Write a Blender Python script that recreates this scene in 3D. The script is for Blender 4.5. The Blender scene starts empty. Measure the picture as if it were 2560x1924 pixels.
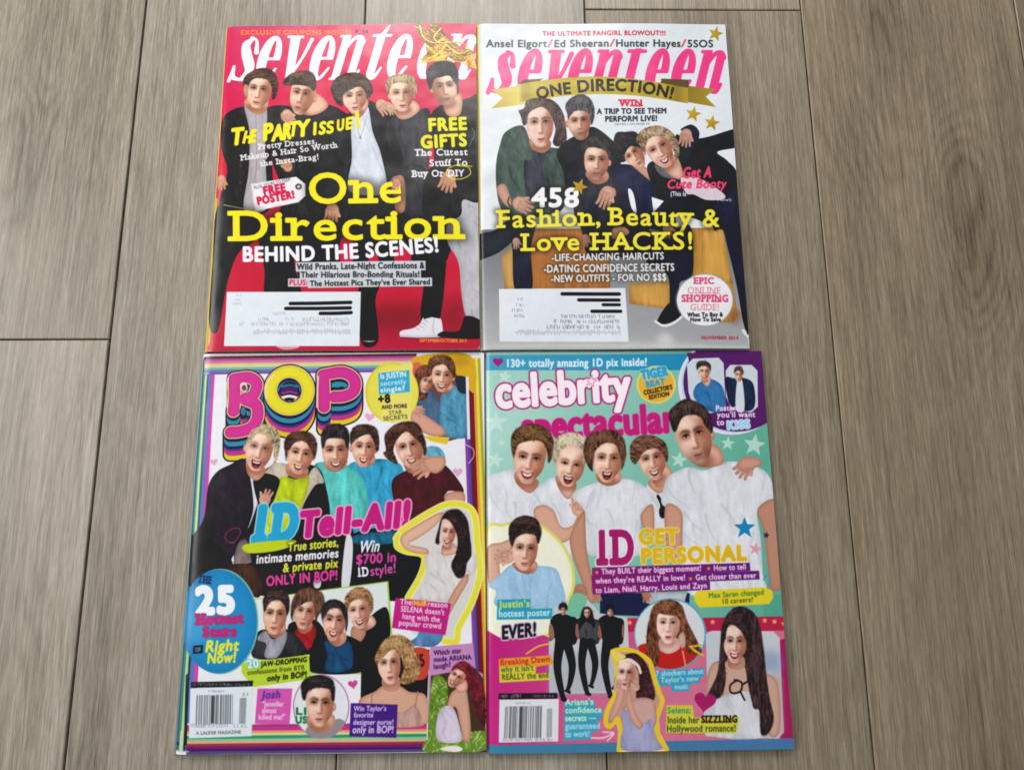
import bpy, math, re, random
import numpy as np
from mathutils import Matrix, Vector

# ---------------------------------------------------------------- camera, light, exposure
scene = bpy.context.scene
cam_data = bpy.data.cameras.new('camera'); cam = bpy.data.objects.new('camera', cam_data); scene.collection.objects.link(cam)
cam_data.sensor_width = 36; cam_data.lens = 36*1850/2560; cam_data.clip_start = .01; cam_data.clip_end = 50
Rm = Matrix(((0.999889, 0.003376, -0.014526), (-0.006256, 0.979153, -0.20303), (0.013538, 0.203098, 0.979065)))
cam.matrix_world = Matrix.Translation((0.014246, -0.129878, 0.535144)) @ Rm.to_4x4()
scene.camera = cam
scene.view_settings.view_transform = 'Standard'; scene.view_settings.look = 'None'; scene.view_settings.exposure = 0; scene.view_settings.gamma = 1
world = bpy.data.worlds.new('World'); scene.world = world; world.use_nodes = True
bgn = world.node_tree.nodes['Background']; bgn.inputs[0].default_value = (.86, .93, 1.0, 1); bgn.inputs[1].default_value = .30
def area(name, loc, aim, sx, sy, power, col):
    l = bpy.data.lights.new(name, 'AREA'); l.shape = 'RECTANGLE'; l.size = sx; l.size_y = sy; l.energy = power; l.color = col
    o = bpy.data.objects.new(name, l); scene.collection.objects.link(o); o.location = loc
    o.rotation_euler = (Vector(aim)-Vector(loc)).to_track_quat('-Z', 'Y').to_euler(); return o
area('window_light', (-.12, 1.75, 1.35), (-.05, .1, 0), 1.0, .8, 36, (1, .985, .95))
area('side_window_light', (-1.7, .35, 1.3), (0, 0, 0), 1.3, 1.2, 31, (1, .985, .95))
# ---------------------------------------------------------------- printing the four covers
# Each cover's flat print (photographs, lettering, badges) is drawn by this script into a picture that
# is used as the cover's colour; an id sheet of the same print cuts the cover into its printed parts.
TW, TH = 960, 1280
rng = np.random.RandomState(7)

def homog(src, dst):
    A = []
    for (x, y), (u, v) in zip(src, dst):
        A.append([x, y, 1, 0, 0, 0, -u*x, -u*y, -u]); A.append([0, 0, 0, x, y, 1, -v*x, -v*y, -v])
    _, _, Vt = np.linalg.svd(np.array(A, float)); return Vt[-1].reshape(3, 3)

def hmap(Hm, p):
    p = np.asarray(p, float).reshape(-1, 2); q = np.c_[p, np.ones(len(p))] @ Hm.T
    return q[:, :2]/q[:, 2:3]

def rgb(c):
    if isinstance(c, str): return np.array([int(c[i:i+2], 16)/255 for i in (0, 2, 4)], np.float32)
    return np.asarray(c, np.float32)

def catmull(p, closed=True, n=6):
    p = np.asarray(p, float)
    if closed: P = np.vstack([p[-1:], p, p[:2]])
    else: P = np.vstack([2*p[:1]-p[1:2], p, 2*p[-1:]-p[-2:-1]])
    out = []; t = np.linspace(0, 1, n, endpoint=False)[:, None]
    for i in range(1, len(P)-2):
        a, b, c, d = P[i-1], P[i], P[i+1], P[i+2]
        out.append(.5*((2*b)+(c-a)*t+(2*a-5*b+4*c-d)*t*t+(3*b-a-3*c+d)*t**3))
    if not closed: out.append(p[-1:])
    return np.vstack(out)

def box1(a, r, ax):
    k = int(r); fr = r-k
    pad = [(0, 0), (0, 0)]; pad[ax] = (k+2, k+1)
    c = np.cumsum(np.pad(a, pad, mode='edge'), axis=ax, dtype=np.float64)
    n = a.shape[ax]; sl = lambda s: c[s:s+n] if ax == 0 else c[:, s:s+n]
    w0 = sl(2*k+2)-sl(1)
    w1 = sl(2*k+3)-sl(0) if c.shape[ax] >= 2*k+3+n else w0
    return ((w0*(1-fr)+w1*fr)/((2*k+1)*(1-fr)+(2*k+3)*fr)).astype(np.float32)

def blur(a, r):
    if r <= .3: return a
    for _ in range(2): a = box1(box1(a, r, 0), r, 1)
    return a

def shift(a, dx, dy):
    ix, iy = int(np.floor(dx)), int(np.floor(dy)); fx, fy = dx-ix, dy-iy
    def s(a, x, y):
        o = np.zeros_like(a); h, w = a.shape
        if abs(x) >= w or abs(y) >= h: return o
        o[max(0, y):h+min(0, y), max(0, x):w+min(0, x)] = a[max(0, -y):h+min(0, -y), max(0, -x):w+min(0, -x)]; return o
    return (s(a, ix, iy)*(1-fx)*(1-fy)+s(a, ix+1, iy)*fx*(1-fy)+s(a, ix, iy+1)*(1-fx)*fy+s(a, ix+1, iy+1)*fx*fy)

def dilate(a, r):
    if r <= .05: return a
    o = a.copy()
    for k in range(12 if r < 4 else 20):
        t = 2*math.pi*k/(12 if r < 4 else 20); o = np.maximum(o, shift(a, r*math.cos(t), r*math.sin(t)))
    if r > 3: o = np.maximum(o, dilate(a, r/2))
    return o

class M:                                   # a mask: coverage array and its corner on the sheet
    def __init__(s, x, y, a): s.x, s.y, s.a = x, y, a
    def grow(s, r):
        k = int(r)+2; return M(s.x-k, s.y-k, dilate(np.pad(s.a, k), r))
    def soft(s, r):
        k = int(2*r)+2; return M(s.x-k, s.y-k, blur(np.pad(s.a, k), r))
    def move(s, dx, dy):
        k = int(max(abs(dx), abs(dy)))+1; return M(s.x-k, s.y-k, shift(np.pad(s.a, k), dx, dy))
    def like(s, o):                        # resampled on the box of o
        r = np.zeros_like(o.a); x0, y0 = max(s.x, o.x), max(s.y, o.y)
        x1, y1 = min(s.x+s.a.shape[1], o.x+o.a.shape[1]), min(s.y+s.a.shape[0], o.y+o.a.shape[0])
        if x1 > x0 and y1 > y0: r[y0-o.y:y1-o.y, x0-o.x:x1-o.x] = s.a[y0-s.y:y1-s.y, x0-s.x:x1-s.x]
        return r
    def clip(s, o): return M(s.x, s.y, s.a*o.like(s))
    def minus(s, o): return M(s.x, s.y, s.a*(1-o.like(s)))
    def plus(s, o):
        x0, y0 = min(s.x, o.x), min(s.y, o.y); x1, y1 = max(s.x+s.a.shape[1], o.x+o.a.shape[1]), max(s.y+s.a.shape[0], o.y+o.a.shape[0])
        z = M(x0, y0, np.zeros((y1-y0, x1-x0), np.float32)); z.a = np.maximum(s.like(z), o.like(z)); return z

def polymask(polys, pad=1):
    allp = np.vstack(polys); x0, y0 = np.floor(allp.min(0)).astype(int)-pad; x1, y1 = np.ceil(allp.max(0)).astype(int)+pad+1
    x0, y0, x1, y1 = max(x0, -60), max(y0, -60), min(x1, TW+60), min(y1, TH+60)
    if x1 <= x0 or y1 <= y0: return M(0, 0, np.zeros((1, 1), np.float32))
    SS = 4; w, h = x1-x0, (y1-y0)
    acc = np.zeros((h*SS, w+2), np.float32)
    E0 = np.vstack(polys); E1 = np.vstack([np.roll(p, -1, 0) for p in polys])
    ya, yb = (E0[:, 1]-y0)*SS-.5, (E1[:, 1]-y0)*SS-.5
    sg = np.where(yb > ya, 1., -1.); lo = np.ceil(np.minimum(ya, yb)).astype(int); hi = np.ceil(np.maximum(ya, yb)).astype(int)
    lo = np.clip(lo, 0, h*SS); hi = np.clip(hi, 0, h*SS); n = hi-lo
    k = np.repeat(np.arange(len(n)), n)
    if len(k):
        r = np.arange(len(k))-np.repeat(np.cumsum(n)-n, n)+lo[k]
        x = E0[k, 0]+(r-ya[k])/(yb[k]-ya[k])*(E1[k, 0]-E0[k, 0])-x0
        x = np.clip(x, 0, w); xi = x.astype(int); fr = x-xi
        np.add.at(acc, (r, xi), sg[k]*(1-fr)); np.add.at(acc, (r, xi+1), sg[k]*fr)
    c = np.minimum(np.abs(np.cumsum(acc, 1)[:, :w]), 1).reshape(h, SS, w).mean(1)
    return M(x0, y0, c.astype(np.float32))

# glyph outlines from Blender's own built-in font
_gl = {}
def glyph(ch):
    if ch in _gl: return _gl[ch]
    cu = bpy.data.curves.new('glyph', 'FONT'); cu.body = ch+'H'; ob = bpy.data.objects.new('glyph', cu)
    sc = bpy.context.scene.collection; sc.objects.link(ob); dg = bpy.context.evaluated_depsgraph_get()
    def conts(txt):
        cu.body = txt; dg.update(); c = ob.evaluated_get(dg).to_curve(dg); out = []
        for s in c.splines:
            bp = s.bezier_points; n = len(bp)
            if n < 2: continue
            pts = []
            for i in range(n):
                a, b = bp[i], bp[(i+1) % n]
                P0, P1, P2, P3 = [np.array(v[:2]) for v in (a.co, a.handle_right, b.handle_left, b.co)]
                for t in (0, .25, .5, .75): pts.append((1-t)**3*P0+3*(1-t)**2*t*P1+3*(1-t)*t*t*P2+t**3*P3)
            out.append(np.array(pts))
        ob.to_curve_clear(); return out
    a = conts(ch) if ch != ' ' else []
    b = conts('|'+ch+'|'); z = conts('||')
    adv = (max(c[:, 0].max() for c in b)-max(c[:, 0].max() for c in z))
    cap = glyph('H')[2] if ch != 'H' else max(c[:, 1].max() for c in a)
    bpy.data.objects.remove(ob); bpy.data.curves.remove(cu)
    _gl[ch] = (a, adv, cap); return _gl[ch]

SER = dict(n='.1*b2 .10xl', h='.1*b2 .10cl', m='.1*b2 .10xl', i='.1*b2 .10xl', r='.1*b2 .10xl', l='.1*b2 .10cl', p='.30xl', k='.05*b2 .10cl',
           D='.50bl .50cl', B='.30bl .30cl', F='.3*b2 .30cl', P='.20b2 .20cl', R='.05*b2 .30cl', E='.30bl .30cl', u='.40xl .4-xl .4-br', y='.65*x2', v='.65*x2', w='.65*x2',
           L='.50bl .50c2', H='.2*b2 .2*c2', A='.06*b2', K='.05*b2 .93*c2', T='.3*b2', I='.3*b2 .3*c2', N='.3*b2 .30cl', f='.1*b2', W='.93*c2', M='.1*b2 .3*c2', x='.05*b2 .65*x2', X='.05*b2 .93*c2')
SER['1'] = '.3*b2'; SER['4'] = '.06*b2'
def runs(a, y):
    xs = []
    for c in a:
        q = np.roll(c, -1, 0); m = (c[:, 1] > y) != (q[:, 1] > y)
        xs += list((c[m, 0]+(y-c[m, 1])/(q[m, 1]-c[m, 1])*(q[m, 0]-c[m, 0])))
    xs.sort(); return [(xs[i], xs[i+1]) for i in range(0, len(xs)-1, 2)]

def layout(txt, slab=False, track=0.):
    polys = []; ser = []; x = 0.; cap = glyph('H')[2]; xh = cap*.745
    for ch in txt:
        a, adv, _ = glyph(ch); polys += [c+[x, 0] for c in a]
        if slab and ch in SER:
            for s in SER[ch].split():
                m = re.match(r'([.\d]*\d)([*\-]|(?<=\d))([bxc])([l2r])', s)
                body = s[:-2]; idx = body[-1] if body[-1] in '*-' else '0'; yy = float(body[:2])
                rs = runs(a, yy*cap)
                if not rs: continue
                rs = rs if idx == '*' else [rs[-1]] if idx == '-' else [rs[0]]
                t = cap*.12; e = cap*.15
                y0 = {'b': 0, 'x': xh-t, 'c': cap-t}[s[-2]]
                if ch in 'hlk' and s[-2] == 'c': y0 = max(c[:, 1].max() for c in a)-t
                for (p, q) in rs:
                    l = p-(e if s[-1] in 'l2' else 0); r = q+(e if s[-1] in 'r2' else 0)
                    ser.append(np.array([[l, y0], [r, y0], [r, y0+t], [l, y0+t]])+[x, 0])
        x += adv+track*cap
    return polys, ser, x-track*cap, cap

class Art:
    def __init__(s, corners, bg):
        s.H = homog(corners, [(0, 0), (TW, 0), (TW, TH), (0, TH)])
        s.img = np.empty((TH, TW, 3), np.float32); s.img[:] = rgb(bg); s.id = np.zeros((TH, TW), np.uint8)
        s.parts = [('front_cover', None)]; s.cur = 0; s.head = None; s.V(0, 0, 1)
    def V(s, x, y, k): s.v = (x, y, k); s.sc = s._scale()
    def _scale(s):
        a = s.T([(1000, 700), (1010, 700)]); return float(np.linalg.norm(a[1]-a[0]))/10
    def T(s, p):
        p = np.asarray(p, float).reshape(-1, 2); return hmap(s.H, p/s.v[2]+[s.v[0], s.v[1]])
    def part(s, name, label=None):
        if name is None: s.cur = None
        elif name == 0: s.cur = 0
        else:
            s.parts.append((name, label)); s.cur = len(s.parts)-1
        return s.cur
    def m(s, p, sm=0): return polymask([catmull(s.T(p), True) if sm else s.T(p)])
    def ell(s, cx, cy, rx, ry, rot=0):
        t = np.linspace(0, 2*math.pi, 40, endpoint=False); r = math.radians(rot); c, d = np.cos(t)*rx, np.sin(t)*ry
        return polymask([s.T(np.c_[cx+c*math.cos(r)-d*math.sin(r), cy+c*math.sin(r)+d*math.cos(r)])])
    def ln(s, p, w, sm=1):                 # a round-ended line, w may be a pair (tapering)
        p = s.T(p); p = catmull(p, False, 5) if sm and len(p) > 2 else p
        w = (w, w) if np.isscalar(w) else w; w = np.linspace(w[0], w[-1], len(p)) if len(w) == 2 else np.interp(np.linspace(0, 1, len(p)), np.linspace(0, 1, len(w)), w)
        w = w*s.sc/2; k = int(w.max())+2
        x0, y0 = np.floor(p.min(0)).astype(int)-k; x1, y1 = np.ceil(p.max(0)).astype(int)+k+1
        Y, X = np.mgrid[y0:y1, x0:x1]+.5; best = np.full(X.shape, -9.)
        for i in range(len(p)-1):
            a, b = p[i], p[i+1]; d = b-a; L = d@d+1e-9
            t = np.clip(((X-a[0])*d[0]+(Y-a[1])*d[1])/L, 0, 1)
            best = np.maximum(best, w[i]+(w[i+1]-w[i])*t-np.hypot(X-a[0]-t*d[0], Y-a[1]-t*d[1]))
        return M(x0, y0, np.clip(best+.5, 0, 1).astype(np.float32))
    def put(s, m, col, a=1., tag=True):
        x0, y0 = max(m.x, 0), max(m.y, 0); x1, y1 = min(m.x+m.a.shape[1], TW), min(m.y+m.a.shape[0], TH)
        if x1 <= x0 or y1 <= y0: return m
        k = m.a[y0-m.y:y1-m.y, x0-m.x:x1-m.x, None]*a; I = s.img[y0:y1, x0:x1]
        if callable(col):
            yy, xx = np.mgrid[y0:y1, x0:x1]; c = col(xx, yy)
        else: c = rgb(col)
        I += k*(c-I)
        if tag and s.cur is not None and a >= .9: s.id[y0:y1, x0:x1][k[..., 0] > .5] = s.cur
        return m
    def grad(s, p, c0, q, c1):             # linear blend of two colours from point p to point q
        a, b = s.T([p, q]); d = b-a; L = d@d; A, B = rgb(c0), rgb(c1)
        return lambda x, y: A+(B-A)*np.clip(((x-a[0])*d[0]+(y-a[1])*d[1])/L, 0, 1)[..., None]
    def poly(s, p, col, sm=1, a=1.): return s.put(s.m(p, sm), col, a)
    def edge(s, m, col, r, a=.6, dx=0, dy=0):   # soft modelling just inside a printed shape
        r = r*s.sc; b = m.move(dx*s.sc, dy*s.sc).soft(r); s.put(M(m.x, m.y, m.a*np.clip(1-b.like(m), 0, 1)*1.6).clip(m), col, min(a, .89)); return m
    def blot(s, x, y, rx, ry, col, a=.5, clip=None, rot=0):
        m = s.ell(x, y, rx, ry, rot).soft(min(rx, ry)*s.sc*.45)
        if clip is not None: m = m.clip(clip)
        s.put(m, col, min(a, .89))
    def text(s, txt, base, h, col, b=.05, slab=False, sh=0., out=None, ow=0., up=None, track=0., a=1., bar=None, barpad=.25, glow=None, fit=True):
        polys, ser, W, cap = layout(txt, slab, track+b*1.3+(.05 if slab else 0)); B = np.asarray(base, float)
        def mp(P):
            t = (P[:, 0]/W)[:, None]
            if len(B) == 2: c = B[0]+(B[1]-B[0])*t; d = np.repeat((B[1]-B[0])[None], len(P), 0)
            else:
                Q = 2*B[1]-.5*(B[0]+B[2]); c = (1-t)**2*B[0]+2*t*(1-t)*Q+t*t*B[2]; d = 2*(1-t)*(Q-B[0])+2*t*(B[2]-Q)
            d = d/np.linalg.norm(d, axis=1)[:, None]; n = np.c_[d[:, 1], -d[:, 0]] if up is None else np.repeat(np.array([up], float), len(P), 0)
            y = (P[:, 1]/cap*h)[:, None]; return s.T(c+n*y+d*y*sh)
        if bar:
            q = mp(np.array([[-barpad*cap, -.32*cap], [W+barpad*cap, -.32*cap], [W+barpad*cap, 1.25*cap], [-barpad*cap, 1.25*cap]])); s.put(polymask([q]), bar)
        m = polymask([mp(p) for p in polys], 2)
        for q in ser: m = m.plus(polymask([mp(q)]))
        m = m.grow(b*h*s.sc)
        if glow: s.put(m.grow(.12*h*s.sc).soft(.14*h*s.sc), glow, .6, False)
        if out: s.put(m.grow(ow*s.sc), out)
        s.put(m, col, a); return m
    # ---- printed people
    def tex(s, m, ry, rx, amt, add=.02, soft=1.):        # crumple, hair streaks or skin mottling as in a printed photograph
        x0, y0 = max(m.x, 0), max(m.y, 0); x1, y1 = min(m.x+m.a.shape[1], TW), min(m.y+m.a.shape[0], TH)
        if x1-x0 < 3 or y1-y0 < 3: return
        n = rng.randn(y1-y0, x1-x0).astype(np.float32); n = box1(box1(n, ry, 0), ry*.6, 0); n = box1(box1(n, rx, 1), rx*.6, 1); n = (n-n.mean())/(n.std()+1e-6); n = np.clip(n, -2.2, 2.2)
        k = m.a[y0-m.y:y1-m.y, x0-m.x:x1-m.x]; I = s.img[y0:y1, x0:x1]; I[:] = np.clip(I*(1+(n*amt*k)[..., None])+(n*add*k)[..., None], 0, 1)
    def strands(s, m, n, ang, L, cols, w=3, a=.35, bend=.3):
        ys, xs = np.nonzero(m.a > .5)
        if not len(xs): return
        inv = np.linalg.inv(s.H)
        for _ in range(n):
            k = rng.randint(len(xs)); p = hmap(inv, [(xs[k]+m.x, ys[k]+m.y)])[0]; p = (p-[s.v[0], s.v[1]])*s.v[2]
            t = math.radians((ang[rng.randint(len(ang))] if isinstance(ang, (list, tuple)) else ang)+rng.uniform(-22, 22)); l = L*rng.uniform(.5, 1.2); d = np.array([math.cos(t), math.sin(t)])*l/2; nn = np.array([-d[1], d[0]])*rng.uniform(-bend, bend)
            s.put(s.ln([p-d, p+nn, p+d], (w, w*.3)).clip(m), cols[rng.randint(len(cols))], a, False)
    def hair(s, p, col, hi, n=26, ang=80, L=60, sm=1, dark='0c0908', a=.3, w=4, cut=1):
        m = s.m(p, sm); P = catmull(p, True, 4); c = P.mean(0); col = rgb(col); hi = rgb(hi); col = col*1.28+.018 if col.mean() < .25 else col; hi = np.clip(hi*1.15+.02, 0, 1) if hi.mean() < .45 else hi; dark = col*.35+rgb(dark)*.4
        if cut and s.head is not None:                   # hair stops at the temples and cheeks
            x, y, fw, fh, rot = s.head; r = math.radians(rot); F = lambda u, v: (x+u*fw*math.cos(r)-v*fh*math.sin(r), y+u*fw*math.sin(r)+v*fh*math.cos(r))
            k = s.m([F(-.82, -.24), F(-.5, -.44), F(.05, -.52), F(.55, -.46), F(.84, -.24), F(.95, -.02), F(.93, .5), F(.55, 1.0), F(-.55, 1.0), F(-.93, .5), F(-.95, -.02)], 1).soft(.05*fw*s.sc)
            m = m.minus(k)
        m = m.soft(1.1); m.a = np.clip(m.a, 0, 1); s.put(m, col*.92)
        s.edge(m, dark, 10, .35); mid = col*.55+hi*.45
        v0 = rng.rand() < .5 if isinstance(ang, (list, tuple)) else abs(ang-90) < 45; s.tex(m, 9 if v0 else 2, 1.2 if v0 else 7, .17, .018); s.tex(m, 6, 6, .08, .01); s.strands(m, int(n*1.6), ang, L, [hi, mid, dark, mid], w*1.9, a*1.25)
        for _ in range(14):                              # a few loose wisps on the crown side
            k = rng.randint(len(P)); d = P[k]-c; d /= np.linalg.norm(d)+1e-6
            if d[1] > .3: continue
            q = np.array([-d[1], d[0]])*rng.choice([-1, 1]); s.put(s.ln([P[k]-d*10, P[k]+d*2+q*8, P[k]+d*3+q*20], (5, 1)), col, .6, False)
        x0, x1, y0, y1 = P[:, 0].min(), P[:, 0].max(), P[:, 1].min(), P[:, 1].max()
        s.blot(x0+(x1-x0)*.4, y0+(y1-y0)*.17, (x1-x0)*.24, (y1-y0)*.10, hi, .45, m); s.blot(x0+(x1-x0)*.7, y0+(y1-y0)*.3, (x1-x0)*.12, (y1-y0)*.08, hi, .2, m); return m
    def cloth(s, p, col, sh='000000', folds=5, ang=70, L=150, a=.35, sm=1, r=22, hi=None, fw=16):
        m = s.m(p, sm); s.put(m, col); s.edge(m, sh, r, a)
        ys, xs = np.nonzero(m.a > .5); inv = np.linalg.inv(s.H)
        for i in range(folds if len(xs) else 0):
            k = rng.randint(len(xs)); q = (hmap(inv, [(xs[k]+m.x, ys[k]+m.y)])[0]-[s.v[0], s.v[1]])*s.v[2]
            t = math.radians(ang+rng.uniform(-35, 35)); l = L*rng.uniform(.5, 1.2); d = np.array([math.cos(t), math.sin(t)])*l/2; nn = np.array([-d[1], d[0]])*rng.uniform(-.3, .3)
            s.put(s.ln([q-d, q+nn, q+d], (fw, fw*.35)).soft(fw*.22*s.sc).clip(m), sh if (i % 2 or not hi) else hi, a*.8, False)
        q = .018 if rgb(col).mean() > .7 else .055; s.tex(m, 38, 9, q, .006); s.tex(m, 14, 4, q*.6, .004); s.tex(m, 1.2, 1.2, q*.3, .003); return m
    def skin(s, p, col='d9a684', sh='8a4a34', sm=1, r=14, a=.5, dx=0, dy=0):
        m = s.m(p, sm); s.put(m, col); s.edge(m, sh, r, a, dx, dy); return m
    def hand(s, x, y, w, ang=90, col='d8a686', n=4, sh='8a4f3a', L=1.):
        t = math.radians(ang); d = np.array([math.cos(t), math.sin(t)]); q = np.array([-d[1], d[0]]); c = np.array([x, y], float)
        m = s.ell(x, y, w*.55, w*.5, ang); s.put(m, col)
        for i in range(n):
            o = c+q*(i-(n-1)/2)*w*.27; f = s.ln([o, o+d*w*.55*L, o+d*w*(.95-.12*abs(i-1.3))*L+q*(i-1.5)*w*.05], (w*.25, w*.19)); s.put(f, col); s.edge(f, sh, w*.07, .6)
        th = s.ln([c-q*w*.35, c-q*w*.62+d*w*.35*L], (w*.26, w*.2)); s.put(th, col); s.edge(m, sh, w*.12, .35)
    def face(s, cx, cy, w, h, rot=0, yaw=0., mouth='closed', skin='dfb191', sh='8c4c36', brow='3a2820', eye='2a1c18', light=-1, lip='b0605a', neck=None, ears=(1, 1), jaw=.55, bw=1., hi='fbe0cb', stub=0.):
        r = math.radians(rot); w *= .505; h /= 2; s.head = (cx, cy, w, h, rot)
        def F(P): P = np.asarray(P, float).reshape(-1, 2); x, y = P[:, 0]*w, P[:, 1]*h; return np.c_[cx+x*math.cos(r)-y*math.sin(r), cy+x*math.sin(r)+y*math.cos(r)]
        u = w*s.sc; skin = np.clip(rgb(skin)*np.array([1.05, 1.08, 1.13])+.02, 0, 1); j0 = rng.uniform(-1, 1, 8); jaw += .07*j0[0]; MW = .84+.08*j0[1]
        if neck:
            m = s.m(neck, 1); s.put(m, skin); s.edge(m, sh, w*.22, .6)
            q = F([(0, .95)])[0]; s.blot(q[0]+yaw*w*.2, q[1], w*.8, h*.3, sh, .75, m, rot)
        for k in (0, 1):
            if ears[k]:
                q = F([(-1.0 if k == 0 else 1.0, .02)])[0]; e = s.ell(q[0], q[1], w*.15, h*.2, rot); s.put(e, skin); s.edge(e, sh, w*.1, .7)
        f = s.m(F([(-.93, -.55), (-.96, -.05), (-.86, .38), (-jaw, .76), (-.26, .99), (.26, .99), (jaw, .76), (.86, .38), (.96, -.05), (.93, -.55), (.6, -1), (-.6, -1)]))
        f = s.m(F([(-.93, -.55), (-.96, -.05), (-.86, .38), (-jaw, .76), (-.26, .99), (.26, .99), (jaw, .76), (.86, .38), (.96, -.05), (.93, -.55), (.6, -1), (-.6, -1)]), 1)
        s.put(f, skin); s.edge(f, sh, w*.2, .32, light*w*.10, -h*.03)
        ex = .4+.03*j0[2]; ey0 = -.135+.03*j0[3]; nb = .02*j0[4]; X = lambda x: x*(1-.25*abs(yaw))+yaw*.32*(1-.3*abs(x))
        def B(x, y, rx, ry, c, a, ro=0): q = F([(X(x), y)])[0]; s.blot(q[0], q[1], rx*w, ry*h, c, a, f, rot+ro)
        B(-light*.72, .1, .40, .85, sh, .62); B(-light*.5, .62, .3, .3, sh, .35); B(light*.3, -.62, .5, .24, hi, .75); B(light*.45, .2, .3, .24, hi, .7); B(light*.03, .08, .09, .3, hi, .7); B(0, .84, .22, .09, hi, .5)
        B(-.42, -.17, .32, .15, sh, .68); B(.42, -.17, .32, .15, sh, .68)
        B(-.42, .28, .2, .14, 'd07a66', .25); B(.42, .28, .2, .14, 'd07a66', .25)
        B(-light*.15, .12, .11, .28, sh, .55); B(0, .36, .19, .055, sh, .75); B(.0, .3, .11, .05, hi, .35)
        if stub: B(0, .75, .75, .3, brow, stub)
        for k in (-1, 1):
            br = s.ln(F([(X(k*.18), -.285+nb), (X(k*.44), -.35+nb), (X(k*.7), -.28+nb)]), (w*.13*bw, w*.1*bw, w*.05), 1); s.put(br.soft(.05*u).clip(f), brow, .72)
            ey = s.ell(*F([(X(k*ex), ey0)])[0], w*.17, h*.055, rot); s.put(ey.clip(f), 'cfc4bc', .55)
            ey = s.ell(*F([(X(k*ex), ey0-.005)])[0], w*.095, h*.062, rot); s.put(ey.clip(f), eye, .89)
            li = s.ln(F([(X(k*(ex-.2)), ey0+.01), (X(k*ex), ey0-.07), (X(k*(ex+.2)), ey0)]), w*.065, 1); s.put(li.clip(f), eye, .85)
        s.tex(f, 3, 3, .012, .0); s.tex(f, 9, 9, .018, .0)
        if mouth == 'closed':
            B(0, .665, .25, .085, lip, .85); q = s.ln(F([(X(-.27*MW), .63), (X(0), .645), (X(.27*MW), .62)]), w*.055); s.put(q.clip(f), '5c2420', .85); B(0, .79, .2, .04, sh, .45)
        elif mouth == 'smile':
            q = s.m(F([(X(-.42*MW), .5), (X(-.2*MW), .56), (X(0), .575), (X(.2*MW), .56), (X(.42*MW), .5), (X(.25*MW), .72), (X(0), .78), (X(-.25*MW), .72)]), 1); s.put(q.grow(.06*u).clip(f), lip, .88); s.put(q.clip(f), '5a2018', .88)
            q = s.m(F([(X(-.34*MW), .54), (X(0), .59), (X(.34*MW), .54), (X(.2*MW), .67), (X(0), .7), (X(-.2*MW), .67)]), 1); s.put(q.clip(f), 'f3eee8', .89)
            for k in (-1, 1): s.put(s.ln(F([(X(k*.26), .3), (X(k*.5), .42), (X(k*.54), .6)]), w*.07).soft(.05*u).clip(f), sh, .55)
            B(0, .87, .25, .04, sh, .4)
        else:
            q = s.m(F([(X(-.36*MW), .5), (X(0), .55), (X(.36*MW), .5), (X(.3*MW), .74), (X(.12*MW), .86), (X(-.12*MW), .86), (X(-.3*MW), .74)]), 1); s.put(q.grow(.05*u).clip(f), lip, .88); s.put(q.clip(f), '481410', .89)
            q = s.m(F([(X(-.3*MW), .53), (X(0), .57), (X(.3*MW), .53), (X(.22*MW), .63), (X(0), .65), (X(-.22*MW), .63)]), 1); s.put(q.clip(f), 'f4efea', .89)
            B(0, .79, .16, .05, 'c8605c', .8)
            for k in (-1, 1): s.put(s.ln(F([(X(k*.26), .3), (X(k*.48), .42), (X(k*.5), .62)]), w*.07).soft(.05*u).clip(f), sh, .5)
        return f
    def star(s, cx, cy, r, col, rot=0, inner=.42, out=None, n=5, a=1.):
        p = [(cx+r*(1 if i % 2 == 0 else inner)*math.sin(math.radians(rot)+math.pi*i/n), cy-r*(1 if i % 2 == 0 else inner)*math.cos(math.radians(rot)+math.pi*i/n)) for i in range(2*n)]
        m = s.m(p); 
        if out: s.put(m.grow(3*s.sc), out)
        s.put(m, col, a); return m
    def heart(s, cx, cy, r, col, rot=0, a=1., line=0):
        t = np.linspace(0, 2*math.pi, 40, endpoint=False); x = np.sin(t)**3; y = -(13*np.cos(t)-5*np.cos(2*t)-2*np.cos(3*t)-np.cos(4*t))/16; q = math.radians(rot)
        P = np.c_[cx+r*(x*math.cos(q)-y*math.sin(q)), cy+r*(x*math.sin(q)+y*math.cos(q))]
        m = s.ln(np.vstack([P, P[:1]]), line, 0) if line else s.m(P); s.put(m, col, a); return m
    def bars(s, p, seed, col='2c2e34', bg=None):  # bar code between quad p (tl,tr,br,bl)
        q = np.asarray(p, float); r = np.random.RandomState(seed); x = 0.
        if bg: s.put(s.m(p), bg)
        L = lambda a, b, t: a+(b-a)*t
        while x < .98:
            w = r.choice([.008, .012, .018, .028]); s.put(s.m([L(q[0], q[1], x), L(q[0], q[1], x+w), L(q[3], q[2], x+w), L(q[3], q[2], x)]), col); x += w+r.choice([.008, .014, .022, .034])
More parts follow.
